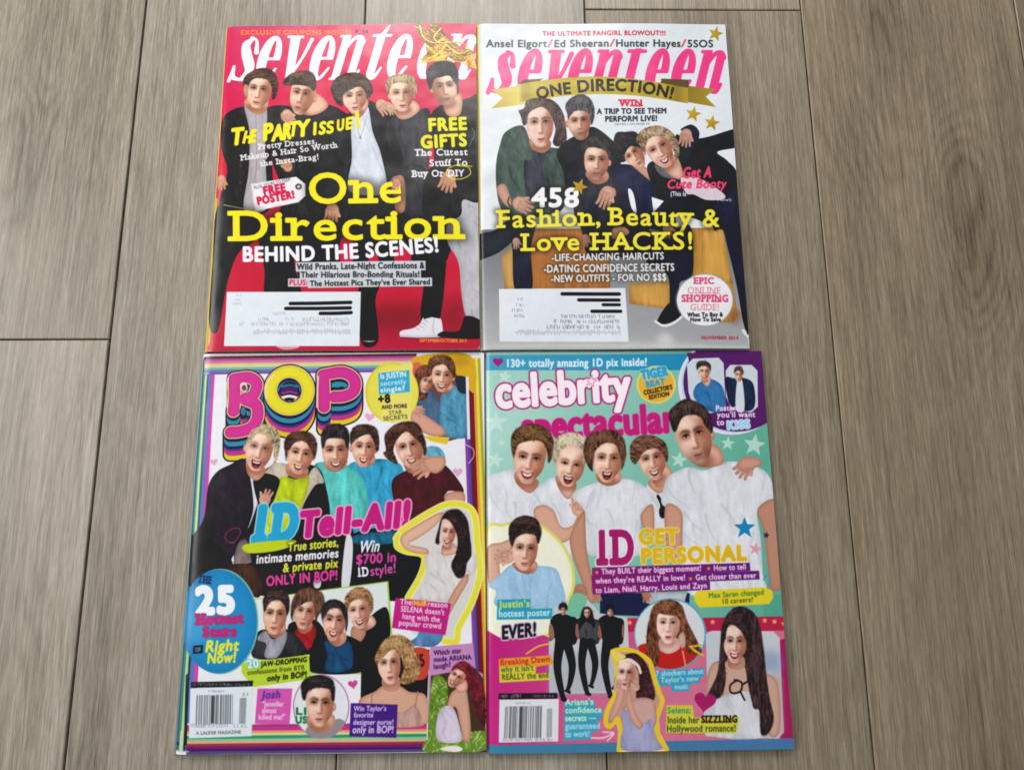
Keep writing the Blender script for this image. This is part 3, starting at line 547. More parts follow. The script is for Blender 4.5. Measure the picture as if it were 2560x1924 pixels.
A.skin([(1020, 1340), (1090, 1330), (1100, 1390), (1040, 1400)], 'c99a84'); A.hand(1035, 1370, 105, 110, 'd0a18c', 4, L=1.25)
A.part('printed_man', 'printed dark-haired young man in navy, tilting his head, fourth from left')
A.cloth([(1080, 1180), (1200, 1150), (1400, 1240), (1520, 1340), (1560, 1620), (1480, 1660), (1260, 1600), (1200, 1450), (1120, 1320)], '1f2d46', '080c14', 12, 60, 240, hi='2f4264')
A.skin([(1180, 1110), (1280, 1130), (1420, 1270), (1410, 1300), (1330, 1250)], 'c9987e')
A.face(1240, 1080, 150, 220, -38, -.2, 'closed', 'cf9c82', ears=(0, 0), light=-1)
A.hair([(1085, 970), (1110, 905), (1180, 900), (1250, 900), (1300, 960), (1330, 1010), (1290, 1060), (1240, 1010), (1200, 1020), (1170, 1080), (1180, 1120), (1130, 1130), (1090, 1060)], '201c20', '3c3438', 60, [30, 80, 140], 70)
A.part('printed_man', 'printed fair-haired young man in a navy jacket, stretching one arm to the right edge')
A.cloth([(1560, 930), (1640, 960), (1800, 940), (2060, 870), (2060, 1000), (1880, 1050), (1960, 1120), (2040, 1240), (2060, 1640), (1900, 1640), (1700, 1560), (1500, 1500), (1420, 1400), (1340, 1180), (1420, 1120), (1560, 1180)], '171c2a', '06080e', 18, 60, 260, hi='2c3448')
A.cloth([(1400, 1150), (1500, 1140), (1580, 1190), (1540, 1260), (1440, 1230)], '6c7078', '3a3e46', 3, 20, 90)
A.cloth([(1600, 880), (1680, 845), (1740, 900), (1720, 1000), (1640, 1150), (1600, 1100), (1680, 960), (1620, 900)], '242a38', '0a0c12', 3, 60, 100)
A.face(1435, 1040, 195, 290, -28, 0, 'smile', 'd4a58e', neck=[(1440, 1120), (1560, 1080), (1620, 1240), (1560, 1260), (1480, 1200)], ears=(0, 1), light=-1, brow='6a4c3a')
A.hair([(1290, 1010), (1260, 960), (1300, 890), (1390, 855), (1480, 870), (1560, 940), (1590, 1050), (1560, 1120), (1530, 1060), (1500, 970), (1430, 930), (1360, 950), (1330, 1010), (1330, 1080)], '8a6c50', 'dcc4a4', 90, [20, 60, 100], 60, dark='4a3626', a=.5)
A.hand(1640, 925, 90, 100, 'c9998c', 4, L=1.1)
A.part('printed_legs', 'dark trousers and shoes of the seated group')
A.cloth([(1180, 1640), (1300, 1600), (1360, 1660), (1340, 1830), (1200, 1840)], '1c2230', NV2, 4, 85, 200)
A.cloth([(1580, 1630), (1680, 1640), (1690, 1990), (1590, 2060), (1600, 2260), (1520, 2300), (1500, 2000), (1340, 1900), (1350, 1700)], '1c2436', NV2, 10, 80, 250, hi='2e3a54')
A.cloth([(1850, 1380), (2060, 1400), (2090, 1900), (2120, 2420), (2080, 2360), (2030, 2080), (1960, 1780), (1920, 1640), (1850, 1640)], '1a2336', NV2, 14, 80, 250, hi='34435e')
A.skin([(1080, 1640), (1170, 1630), (1200, 1680), (1080, 1720)], 'b98a6c'); A.hand(1500, 1640, 80, 80, 'bb8a70', 3); A.hand(870, 1720, 70, 100, 'a87a68', 3)
A.poly([(1420, 2345), (1510, 2210), (1590, 2230), (1610, 2290), (1560, 2340), (1480, 2370)], '1c1e22'); A.put(A.ln([(1405, 2350), (1470, 2385), (1550, 2360), (1610, 2310)], 16), 'eceae6'); A.put(A.ln([(2080, 2420), (2100, 2450), (2130, 2470)], (26, 10)), 'e4e2de')
A.part(0)
A.poly([(1195, 1340), (1235, 1370), (1260, 1520), (1220, 1480)], 'e9ecf0'); A.poly([(1375, 1400), (1470, 1430), (1390, 1520)], 'eef0f2', 0); A.poly([(60, 1500), (190, 1480), (180, 1640), (70, 1642)], 'e6e9ed', 0)
m = A.poly([(1600, 1260), (1720, 1250), (1830, 1300), (1930, 1370), (1930, 1410), (1800, 1420), (1700, 1380), (1640, 1370)], 'dccad4')
A.part('cover_line', 'pink italic words over the navy jacket')
A.text('Get A', [(1610, 1255), (1830, 1245)], 80, 'ea4a6e', .06, sh=.2); A.text('Cute Booty', [(1490, 1335), (1945, 1325)], 66, 'ea4a6e', .06, sh=.2)
A.text('(This Is', [(1520, 1392), (1640, 1392)], 34, 'e6e8ec', .05); A.text('Move!)', [(1880, 1425), (1990, 1425)], 18, 'e6e8ec', .05)
A.part('headline', 'white figures and yellow slab lines across the white cover')
A.text('458', [(460, 1470), (820, 1470)], 138, 'f4f2f2', .06, glow='1a1a1c')
A.text('Fashion,', [(195, 1632), (990, 1612)], 130, 'f0e244', .035, slab=True, glow='14120c'); A.text('Beauty &', [(1045, 1612), (1895, 1622)], 130, 'f0e244', .035, slab=True, glow='14120c')
A.text('Love HACKS!', [(380, 1808), (1700, 1796)], 128, 'f0e244', .035, slab=True, glow='14120c')
A.part('gold_star', 'gold star beside the white figures'); A.star(825, 1318, 68, A.grad((760, 1250), 'd0a63c', (880, 1390), 'a07a20'), 20)
A.part('cover_line', 'three white lines under the yellow headline')
A.text('-LIFE-CHANGING HAIRCUTS', [(610, 1888), (1470, 1874)], 52, 'e4e2e2', .05, glow='1c1814'); A.text('-DATING CONFIDENCE SECRETS', [(550, 1976), (1550, 1962)], 56, 'e4e2e2', .05, glow='1c1814'); A.text('-NEW OUTFITS - FOR NO $$$', [(605, 2050), (1490, 2036)], 52, 'e4e2e2', .05, glow='1c1814')
A.part('round_badge', 'round white badge with pink and black words'); A.put(A.ell(1783, 2187, 222, 203).soft(3), 'a9a0a0', .8); A.put(A.ell(1783, 2187, 213, 196), 'ecebee')
A.text('EPIC', [(1698, 2062), (1855, 2062)], 46, 'd94a72', .06, slab=True); A.text('ONLINE', [(1650, 2138), (1905, 2138)], 50, 'e08098', .01, slab=True); A.text('SHOPPING', [(1605, 2200), (1965, 2200)], 52, 'd94a72', .06, slab=True); A.text('GUIDE!', [(1670, 2266), (1895, 2266)], 48, 'e08098', .01, slab=True)
A.text('What To Buy &', [(1650, 2315), (1920, 2312)], 30, '2e3036', .08); A.text('How To Save', [(1670, 2352), (1905, 2350)], 30, '2e3036', .08)
A.part('mailing_label', 'white mailing panel with four blacked-out lines on the white cover')
A.poly([(207, 2102), (1175, 2094), (1200, 2505), (212, 2505)], 'e2e7ed', 0)
for x0, x1, y, w in ((692, 1128, 2140, 26), (818, 1126, 2186, 24), (1005, 1130, 2222, 22), (920, 1140, 2272, 24)): A.put(A.ln([(x0, y), (x1, y)], w), '0b0b0e')
for i, (x0, x1, y, h) in enumerate(((350, 395, 2190, 20), (330, 400, 2234, 22), (310, 400, 2276, 22), (325, 400, 2318, 22))): smalltype(A, x0, x1, y, h, '8b9098', 20+i)
for i, (x0, x1, y, h) in enumerate(((685, 1100, 2322, 24), (630, 1140, 2362, 24), (575, 1140, 2404, 26))): smalltype(A, x0, x1, y, h, '7c8088', 30+i)
for k in range(66):
    x = 335+k*12.3; up, dn = rng.rand() > .45, rng.rand() > .5; A.put(A.ln([(x, 2428-12*up), (x+2, 2440+12*dn)], 5, 0), '989ea6', .8)
A.part('date_line'); A.text('NOVEMBER 2014', [(1755, 2488), (2040, 2488)], 24, 'b03a48', .07)
A.put(A.ln([(60, 2550), (700, 2535), (2120, 2545)], 9).soft(3), 'e2e0dc', .6); A.put(A.ln([(2100, 2420), (2125, 2520)], 6), 'efeeea', .7)
# ---------------------------------------------------------------- cover: rainbow-bordered magazine, bottom left
artP = A = Art([(505.5, 881), (1210, 878), (1216, 1879), (435, 1886)], 'eceaf0')
A.V(430, 870, 2.765); A.part(0)
# stripes of the border: left, right, top, bottom
def band(p, c): return A.poly(p, c, 0)
for (a, b, c, d), col in (((200, 222, 10, 40), '49506a'), ((215, 237, 30, 60), '3f8478'), ((232, 250, 50, 78), 'a8cf8e'), ((246, 262, 72, 92), '14343c'), ((258, 285, 88, 125), '5f74b8'), ((280, 300, 120, 150), 'd04aa8')):
    band([(a, 60), (b, 60), (d, 2790), (c, 2790)], col)
for k, col in enumerate(('8a4aa0', '5c4aa0', '6a2238', '7c1c20', 'e8a040', 'e8dc50', 'a8a838')):
    x = 2045+k*18; w = 19 if k != 4 else 26
    band([(x-40, 60), (x-40+w, 60), (x+58+w, 2790), (x+58, 2790)], col)
for y0, y1, col in ((40, 56, '5c1830'), (56, 72, 'b24a8c'), (72, 90, 'c87c98'), (90, 104, 'e2bf98'), (104, 118, 'd8d490'), (118, 134, '78b49c'), (134, 150, '5a7ab8'), (150, 166, '8a4aa0')):
    band([(215, y0+10), (1690, y0-10), (1690, y1-10), (215, y1+10)], col)
for y0, y1, col in ((2580, 2592, 'f0e6f0'), (2592, 2612, 'a43c8c'), (2612, 2636, 'c93a7c'), (2636, 2652, 'e0987c'), (2652, 2668, 'e4d88c'), (2668, 2690, '2f9a72'), (2690, 2704, '8fc69a'), (2704, 2722, 'dcae80'), (2722, 2738, 'a23448'), (2738, 2755, '7c2468'), (2755, 2776, '4c1c62'), (2776, 2796, '5a4c78')):
    band([(95, y0+12), (1760, y0-6), (1760, y1-6), (95, y1+12)], col)
band([(92, 2260), (110, 2240), (100, 2740), (80, 2740)], '0e1418')
band([(1955, 1450), (2045, 1450), (2060, 2050), (1990, 2050)], 'f1eef4')
for x, y, r, a in ((290, 782, 26, -10), (1365, 470, 34, 10), (1975, 850, 34, 0)): A.heart(x, y, r, 'e39ac6', a, .8)
A.put(A.ln([(2030, 660), (2080, 690), (2085, 740), (2050, 790)], 6), 'e8b4da')
A.part('inset_photo', 'inset photo of a youth in a denim jacket, top right corner of the rainbow cover')
A.poly([(1665, 60), (2030, 45), (2050, 600), (1900, 640), (1655, 490)], '6a4c48', 0)
A.poly([(1690, 50), (2060, 40), (2090, 300), (1990, 200), (1900, 120), (1690, 120)], 'd9a92c', 1); A.blot(2000, 80, 60, 40, 'b88a18', .7)
A.poly([(1660, 110), (1720, 100), (1700, 200), (1660, 260)], 'd4685c')
A.cloth([(1690, 290), (1800, 300), (1860, 420), (1850, 560), (1740, 520), (1690, 420)], '4d6484', '202c40', 8, 60, 90, hi='6d86a6')
A.face(1760, 230, 90, 150, 20, .3, 'closed', 'c58c70', ears=(0, 0)); A.hair([(1665, 240), (1690, 140), (1760, 110), (1800, 160), (1760, 220), (1770, 320), (1720, 360), (1680, 320)], '4f2c22', '8a5440', 50, [60, 110], 60, a=.5)
A.cloth([(1850, 400), (1870, 300), (1940, 250), (2010, 280), (2050, 380), (2045, 600), (1890, 600), (1850, 520)], '5594b4', '1e3c54', 12, 60, 120, hi='86c0da'); A.poly([(1960, 190), (2040, 200), (2040, 300), (1980, 290)], '2e3440')
A.face(1870, 190, 150, 210, 5, -.1, 'smile', 'dcaa90', neck=[(1850, 260), (1930, 230), (1940, 270), (1880, 310)], ears=(0, 1))
A.hair([(1770, 110), (1790, 60), (1860, 40), (1930, 60), (1960, 130), (1950, 200), (1925, 170), (1890, 110), (1830, 110), (1795, 140)], '5c3c2c', '94684a', 30, [20, 70], 50)
A.skin([(1655, 400), (1740, 450), (1880, 550), (1870, 600), (1760, 590), (1655, 500)], 'd8a08c'); A.hand(1690, 420, 60, 30, 'dca692')
A.poly([(1740, 600), (1920, 610), (1900, 660), (1780, 635)], 'e4c23a', 0)
A.part(0); band([(2030, 190), (2050, 190), (2062, 620), (2042, 625)], 'f0e0ee')
A.part('speech_badge', 'yellow round badge with blue strips beside the pink and yellow title')
A.put(A.ell(1520, 300, 186, 208), 'e0cc40'); A.put(A.ell(1525, 300, 175, 196), 'e6dc56'); A.poly([(1640, 100), (1665, 110), (1650, 500), (1440, 500), (1480, 330), (1420, 300), (1420, 150)], 'e8dc70', 0)
A.put(A.m([(1425, 165), (1640, 145), (1645, 295), (1430, 315)]), '3fa8cc'); A.part(None)
A.text('Is JUSTIN', [(1440, 205), (1620, 190)], 36, 'e8f4fa', .05); A.text('secretly', [(1440, 255), (1620, 238)], 34, 'd4ecf6', .02); A.text('single?', [(1440, 300), (1610, 284)], 32, 'e8f4fa', .05)
A.text('+8', [(1425, 375), (1510, 368)], 56, '26242a', .07); A.text('AND MORE', [(1450, 415), (1625, 405)], 26, '2c2a2c', .05); A.text('STAR', [(1500, 455), (1590, 448)], 28, '5a5638', .02); A.text('SECRETS', [(1460, 495), (1630, 480)], 28, '4a4630', .02)
# puffy title
A.part('masthead', 'puffy layered title letters in pink and yellow')
B1 = [(430, 210), (432, 330), (425, 430)]; Bb = [(430, 205), (530, 195), (585, 240), (560, 320), (500, 345), (580, 385), (590, 470), (550, 540), (470, 570), (405, 575)]
P1 = [(1045, 180), (1050, 300), (1050, 400)]; Pb = [(1045, 178), (1180, 160), (1260, 210), (1255, 290), (1190, 325), (1120, 330)]
O = [(811+130*math.cos(t), 285+130*math.sin(t)) for t in np.linspace(0, 2*math.pi, 26)]
def strokes(dy, w):
    S = lambda P: [(x, y+dy) for x, y in P]
    m = A.ln(S(B1), w).plus(A.ln(S(Bb), w)).plus(A.ln(S(P1), w)).plus(A.ln(S(Pb), w)); return m.plus(A.ln(S(O), w*.98))
def oneletter(P, dy, w): return A.ln([(x, y+dy) for x, y in P], w)
for dyB in (0,):
    for i in range(15, -1, -1):
        A.put(strokes(i*10, 112), '1a1820')
    cols = ['e0c832', 'e0c832', 'c43a80', 'c43a80', '4a3a8c', '23203c', '3c8aa8', '3c8aa8', '23203c']
    for i, c in enumerate(cols): A.put(strokes(150-i*16, 92), c)
A.put(strokes(0, 108), '1a1820')
A.put(strokes(0, 92).grow(1), 'e8c898')
mb = A.ln(B1, 80).plus(A.ln(Bb, 80)).plus(A.ln(P1, 80)).plus(A.ln(Pb, 80)); A.put(mb, 'd23a92'); A.edge(mb, '8c1c5c', 10, .4)
mo = A.ln(O, 80); A.put(mo, 'e8dc34'); A.edge(mo, 'b08a1c', 10, .5)
A.put(A.ell(495, 262, 26, 34), 'e8d4c8'); A.put(A.ell(497, 268, 16, 20), '6a4a50'); A.put(A.ell(490, 440, 24, 46), '1a1820'); A.put(A.ell(492, 430, 18, 30), '3c7a98')
A.put(A.ell(1140, 245, 34, 20), '3c8aa8')
m = A.ell(811, 290, 70, 66); A.put(m, '1a1820')
for yy, c in ((258, '3c6a98'), (282, '4a2a6c'), (305, '8c3a78'), (335, 'e8e4f0')): A.put(A.ln([(760, yy), (811, yy-10), (862, yy)], 20).clip(m), c)
for P in ([(380, 400), (375, 300), (385, 200)], [(650, 340), (655, 240), (700, 180)], [(1000, 400), (1005, 260), (1010, 190)]): A.put(A.ln(P, 14), 'f0dcc4', .8)

# the five printed young men
A.part('printed_legs', 'dark jackets and trousers below the five on the rainbow cover'); A.cloth([(470, 1180), (620, 1080), (1000, 1100), (1560, 1150), (1700, 1250), (1700, 1500), (1560, 1700), (560, 1700), (430, 1500)], '2a1e20', '0a0808', 14, 70, 200, hi='44302c')
A.part('printed_man', 'printed young man in light blue sweater with an arm round his neighbour, fourth from left on the rainbow cover')
A.cloth([(1210, 840), (1260, 780), (1330, 800), (1420, 760), (1540, 780), (1600, 840), (1620, 1100), (1560, 1240), (1280, 1300), (1240, 1100)], '3ea2ca', '1c5a80', 14, 80, 200, hi='64bcdc')
A.cloth([(1740, 700), (1790, 670), (1860, 690), (1890, 760), (1870, 860), (1800, 850), (1760, 770)], '6eb4cc', '2c6a88', 3)
A.face(1325, 690, 170, 250, 3, .1, 'smile', 'd9a488', neck=[(1270, 740), (1390, 730), (1400, 780), (1340, 815), (1280, 790)], ears=(1, 1))
A.hair([(1235, 660), (1232, 580), (1270, 530), (1340, 520), (1410, 545), (1432, 620), (1428, 700), (1405, 700), (1395, 640), (1360, 590), (1290, 610), (1255, 640)], '2c201e', '5a4236', 40, [60, 120], 60)
A.part('printed_man', 'printed young man in a turquoise sweater, middle of the rainbow cover')
A.cloth([(980, 820), (1040, 780), (1120, 830), (1200, 800), (1300, 870), (1350, 1000), (1340, 1180), (1200, 1230), (1060, 1240), (1040, 1000)], '5cc2bc', '1f7a78', 14, 80, 200, hi='86dcd4')
A.face(1128, 715, 190, 260, -2, 0, 'smile', 'd4a082', neck=[(1060, 760), (1200, 760), (1200, 810), (1130, 850), (1060, 820)], ears=(0, 0), bw=1.4, stub=.3)
A.hair([(1035, 680), (1030, 590), (1070, 530), (1140, 515), (1200, 540), (1225, 600), (1218, 700), (1200, 690), (1190, 630), (1130, 615), (1070, 625), (1050, 680)], '201a1c', '4a4040', 40, [80, 100], 60)
A.part('printed_man', 'printed young man in a lime top and sheepskin jacket, second from left on the rainbow cover')
A.cloth([(640, 840), (740, 790), (800, 830), (960, 800), (1050, 900), (1060, 1250), (620, 1250), (600, 1000)], '24242c', '08080c', 8, 80, 200, hi='3c3c48')
A.cloth([(640, 860), (700, 790), (800, 800), (800, 880), (740, 920), (660, 880)], 'cfc0b0', '7a6a5c', 4, 30, 80, hi='e8dccc'); A.cloth([(960, 840), (1000, 820), (1050, 920), (990, 940), (920, 1050), (890, 1120), (870, 1080), (920, 930)], 'cdbeae', '7a6a5c', 4, 60, 80, hi='e8dccc')
A.cloth([(760, 880), (860, 900), (940, 870), (930, 1000), (880, 1110), (840, 1250), (560, 1320), (700, 1050), (730, 950)], 'c0d028', '6a7a10', 10, 70, 160, hi='dce858')
A.face(885, 735, 185, 260, 10, 0, 'smile', 'dfaa8c', neck=[(800, 790), (930, 820), (930, 880), (860, 895), (790, 860)], ears=(1, 0))
A.hair([(780, 720), (775, 640), (820, 580), (900, 565), (970, 590), (1002, 660), (985, 760), (955, 760), (955, 700), (920, 640), (860, 640), (820, 680), (800, 770), (785, 770)], '3a2620', '6e4c3c', 50, [60, 120, 150], 60)
A.part('printed_man', 'printed fair-haired young man in a dark plum blazer, far left of the rainbow cover')
A.cloth([(510, 860), (640, 850), (620, 980), (580, 1100), (520, 1250), (500, 1200)], 'dfdce6', '8c8a9c', 6, 80, 160)
A.cloth([(400, 800), (500, 760), (540, 900), (560, 1100), (520, 1260), (560, 1310), (440, 1400), (300, 1640), (110, 1560), (120, 1330), (215, 1180), (250, 950), (310, 850)], '2f1a30', '0c060e', 14, 60, 260, hi='4c2c48')
A.cloth([(110, 1300), (300, 1350), (420, 1500), (300, 1700), (110, 1640)], '121016', '000000', 5, 60, 200)
A.cloth([(560, 900), (640, 860), (740, 900), (710, 1010), (640, 1110), (600, 1090)], '1a181e', '000000', 3)
A.put(A.ln([(480, 1100), (520, 1180), (480, 1280)], 14).soft(4), '1a0e1c', .8)
A.face(600, 700, 190, 290, 12, 0, 'open', 'e6b49c', neck=[(520, 760), (640, 820), (640, 860), (580, 910), (520, 860)], ears=(1, 0), brow='8a6a4c', eye='38464e')
A.hair([(520, 680), (520, 620), (570, 550), (640, 520), (710, 540), (745, 610), (735, 720), (705, 800), (700, 700), (670, 620), (610, 580), (560, 610), (545, 660), (530, 700)], 'b09878', 'dcc8a8', 70, [60, 120, 150], 60, dark='66503a', a=.5)
A.hand(640, 1040, 80, 300, 'dca896', 3)
A.part('printed_man', 'printed young man with long brown hair in a maroon tee, far right of the rainbow cover')
A.cloth([(1600, 850), (1700, 810), (1800, 800), (1870, 790), (1960, 880), (2015, 990), (1890, 1000), (1880, 1300), (1560, 1300), (1540, 1100), (1520, 920)], '51222c', '1c080c', 14, 70, 220, hi='6c343e')
A.skin([(1890, 1000), (2015, 990), (2010, 1090), (1900, 1070)], 'd09c86')
A.face(1640, 690, 185, 270, -14, -.1, 'smile', 'd8a48a', neck=[(1600, 740), (1720, 700), (1780, 790), (1700, 860), (1620, 840)], ears=(0, 0))
A.hair([(1480, 700), (1470, 600), (1530, 530), (1620, 500), (1700, 520), (1740, 600), (1760, 700), (1740, 740), (1700, 700), (1680, 620), (1620, 570), (1560, 620), (1530, 700), (1560, 790), (1500, 770), (1460, 720)], '33201c', '6c483a', 70, [60, 120, 100], 80, a=.4)
A.hand(1760, 800, 110, 150, 'd8a28a', 4, L=1.1); A.skin([(1740, 760), (1870, 740), (1890, 800), (1830, 860), (1760, 830)], 'd6a088')
A.part('printed_legs', 'dark jackets and trousers below the five on the rainbow cover')
A.cloth([(440, 1380), (520, 1330), (560, 1640), (500, 1740), (420, 1640)], '8a7a78', '2c2424', 4); A.cloth([(400, 1560), (540, 1480), (1200, 1400), (1230, 1660), (600, 1700), (430, 1700)], '2c1e1c', '0a0808', 12, 60, 200, hi='4c3428')
A.cloth([(380, 1500), (560, 1500), (620, 1650), (580, 1720), (420, 1600)], '4a3428', '1a100c', 4); A.cloth([(1250, 1280), (1560, 1250), (1660, 1450), (1740, 1440), (1700, 1640), (1620, 1740), (1250, 1700), (1180, 1500)], '1c2028', '06080c', 8, 60, 200)
A.cloth([(1260, 1290), (1560, 1260), (1540, 1340), (1280, 1350)], '2c6a88', '12303c', 3); A.poly([(1205, 1290), (1250, 1350), (1225, 1640), (1170, 1640)], 'dcdae2'); A.poly([(980, 1600), (1030, 1600), (1020, 1650), (985, 1650)], 'dcd6dc')
A.put(A.ln([(430, 1340), (380, 1330), (365, 1290), (400, 1250), (455, 1240), (470, 1270), (440, 1320), (400, 1345)], 7), '8c4a68', .8)
A.part('headline', 'blue and pink slanted headline lettering of the rainbow cover')
A.text('1D', [(540, 1335), (850, 1310)], 235, '2ea2d0', .09, slab=True, sh=.22, out='a8d8dc', ow=8, track=.03)
A.text('Tell-All!', [(880, 1300), (1640, 1220)], 165, 'c42a80', .085, sh=.2, out='f0a8c8', ow=10)
A.poly([(510, 1350), (830, 1320), (830, 1360), (700, 1400), (520, 1410)], 'c0d028')
A.part('cover_line', 'yellow, white and pink lines under the blue and pink headline')
G = '141216'
A.text('True stories,', [(800, 1400), (1150, 1365)], 60, 'd8e048', .05, sh=.15, glow=G); A.text('intimate memories', [(580, 1485), (1150, 1440)], 60, 'eceaf0', .05, sh=.15, glow=G)
A.text('& private pix', [(765, 1545), (1145, 1510)], 60, 'dce048', .05, sh=.15, glow=G); A.text('ONLY IN BOP!', [(650, 1640), (1145, 1595)], 66, 'e04a9c', .05, sh=.1, glow=G)
A.part('cover_line', 'white and pink prize lines right of the middle')
A.text('Win', [(1290, 1410), (1430, 1400)], 80, 'eeecf2', .03, sh=.3); A.text('$700 in', [(1270, 1490), (1550, 1470)], 66, 'd84a9c', .05, sh=.1); A.text('1D', [(1280, 1575), (1360, 1570)], 62, 'eeeaf2', .05, slab=True); A.text('style!', [(1370, 1570), (1550, 1545)], 66, 'd85aa4', .03, sh=.1)
# woman cut-out, right
A.part('printed_woman', 'printed dark-haired woman in white with an arm raised, outlined in yellow')
ol = [(1550, 1310), (1600, 1250), (1700, 1180), (1800, 1120), (1900, 1075), (2020, 1080), (2090, 1150), (2110, 1350), (2130, 1520), (2110, 1640), (2060, 1780), (1980, 1930), (1965, 2020), (1880, 2020), (1700, 1990), (1620, 1900), (1600, 1760), (1720, 1560), (1740, 1440), (1620, 1410), (1560, 1370)]
A.put(A.m(ol, 1), 'd9d4d2'); A.put(A.ln(ol[0:14], 50), 'f0eca0'); A.put(A.ln(ol[0:14], 36), 'e6de48'); A.put(A.ln([(1560, 1290), (1552, 1330), (1560, 1370), (1620, 1400), (1740, 1430), (1720, 1560), (1630, 1720)], 46), 'f0eca0'); A.put(A.ln([(1560, 1290), (1552, 1330), (1560, 1370), (1620, 1400), (1740, 1430), (1720, 1560), (1630, 1720)], 34), 'e6de48')
A.cloth([(1700, 1980), (1720, 1900), (1860, 1900), (1870, 2000), (1800, 2060), (1640, 2040)], '5a86b8', '2a4a70', 6, 80, 80, hi='88aed4')
A.cloth([(1745, 1440), (1830, 1400), (1900, 1420), (2010, 1370), (2090, 1400), (2110, 1500), (2060, 1600), (1960, 1700), (1950, 1760), (1850, 1740), (1680, 1730), (1760, 1580)], 'ded8d6', '9a8c8c', 12, 70, 160, hi='f2eeec')
A.skin([(1580, 1300), (1700, 1210), (1850, 1130), (1870, 1160), (1800, 1240), (1700, 1310), (1640, 1350), (1760, 1380), (1760, 1420), (1620, 1390)], 'e2b49c'); A.skin([(1930, 1700), (2010, 1580), (2050, 1560), (2040, 1620), (1960, 1760), (1900, 1860), (1890, 1800)], 'd6a088')
A.face(1910, 1275, 105, 190, 8, -.1, 'smile', 'dba590', neck=[(1880, 1340), (1940, 1340), (1980, 1400), (1900, 1430), (1860, 1410)], ears=(0, 0))
A.hair([(1860, 1180), (1900, 1120), (1980, 1110), (2040, 1180), (2060, 1300), (2070, 1420), (2040, 1480), (2020, 1570), (1970, 1580), (1930, 1500), (1960, 1420), (1975, 1340), (1960, 1260), (1920, 1190), (1870, 1180), (1850, 1280), (1845, 1350), (1820, 1330), (1840, 1250)], '1f1618', '4a3634', 60, [80, 100], 90)
A.part('caption_box', 'magenta caption box over the woman in white')
A.poly([(1545, 1722), (1930, 1760), (1890, 1980), (1520, 1930)], 'c22c80', 0); A.part(None)
for t, y0, y1, x0, x1 in (('The real reason', 1765, 1790, 1575, 1905), ('SELENA doesn\'t', 1815, 1840, 1580, 1880), ('hang with the', 1865, 1890, 1590, 1850), ('popular crowd', 1910, 1935, 1565, 1860)): A.text(t, [(x0, y0), (x1, y1)], 38, 'ecd0e4', .04)
A.text('real', [(1655, 1772), (1760, 1778)], 46, 'f0a030', .07)
# four men photo
A.part('inset_photo', 'inset group photo of four young men on a green-edged white card')
A.poly([(555, 1730), (1495, 1605), (1525, 2000), (1310, 2250), (960, 2250), (560, 2140)], 'a8c84a', 0); A.poly([(570, 1735), (1485, 1615), (1510, 1990), (1310, 2230), (960, 2230), (570, 2130)], 'dfe4e4', 0)
A.part('printed_man', 'printed brown-haired man in a red top, second of the four in the group photo')
A.cloth([(800, 1920), (880, 1880), (1000, 1880), (1060, 2000), (960, 2110), (840, 2080)], '23181a', '060405', 4); A.cloth([(845, 1960), (920, 1900), (990, 1920), (980, 2040), (900, 2100), (850, 2060)], 'a8262c', '4c0c10', 6, 60, 100, hi='c8383c')
A.face(915, 1830, 150, 220, 10, 0, 'closed', 'd29c80', ears=(0, 0), neck=[(870, 1880), (960, 1880), (960, 1940), (910, 1970), (870, 1940)])
A.hair([(820, 1850), (830, 1740), (880, 1670), (960, 1650), (1040, 1690), (1050, 1780), (1010, 1850), (990, 1900), (985, 1820), (970, 1750), (910, 1760), (860, 1820), (850, 1900)], '4a3228', '7c5844', 50, [80, 100], 80)
A.part('printed_man', 'printed fair-haired man in a black jacket, rightmost of the group photo')
A.cloth([(1300, 1920), (1420, 1810), (1490, 1800), (1505, 1990), (1420, 2080), (1260, 2060), (1240, 1960)], '1e1e22', '060608', 5)
A.skin([(1240, 1930), (1300, 1910), (1340, 1960), (1300, 2030), (1240, 2020)], 'c08c74')
A.face(1290, 1820, 160, 230, -8, -.2, 'smile', 'e2b8a4', neck=[(1270, 1880), (1370, 1840), (1410, 1900), (1340, 1950), (1280, 1930)], ears=(0, 1), brow='7a543c')
A.hair([(1200, 1780), (1195, 1720), (1250, 1660), (1320, 1650), (1380, 1700), (1390, 1790), (1370, 1820), (1350, 1750), (1300, 1730), (1240, 1750), (1215, 1810)], '9a6c48', 'd0a47c', 50, [60, 130], 60, dark='54341f')
A.part('printed_man', 'printed dark-haired man in a grey shirt and waistcoat, leftmost of the group photo')
A.cloth([(580, 1980), (640, 1940), (720, 1970), (800, 1940), (900, 2030), (910, 2120), (570, 2140)], '3a383e', '141318', 5); A.cloth([(590, 2010), (640, 1950), (700, 2010), (780, 1950), (790, 2010), (730, 2130), (640, 2130), (650, 2040)], 'a8a8b2', '5c5c66', 5)
A.face(710, 1850, 170, 250, 5, 0, 'closed', 'd9a68a', neck=[(650, 1880), (770, 1880), (780, 1960), (710, 2000), (650, 1950)], ears=(0, 0), bw=1.4)
A.hair([(635, 1820), (630, 1730), (680, 1670), (750, 1660), (805, 1710), (810, 1800), (790, 1850), (780, 1780), (740, 1740), (680, 1750), (650, 1800), (645, 1850)], '2c201c', '52403a', 40, [80, 120], 60)
A.part('printed_man', 'printed smiling man in a blue top and black jacket, third of the group photo')
A.cloth([(1010, 1960), (1090, 1990), (1200, 1980), (1330, 2060), (1320, 2230), (970, 2240), (950, 2120)], '201f26', '060608', 6); A.cloth([(1050, 2020), (1120, 2040), (1210, 2020), (1250, 2090), (1230, 2220), (1060, 2230), (1070, 2120)], '1f4e74', '0c2238', 8, 70, 120, hi='2c6490')
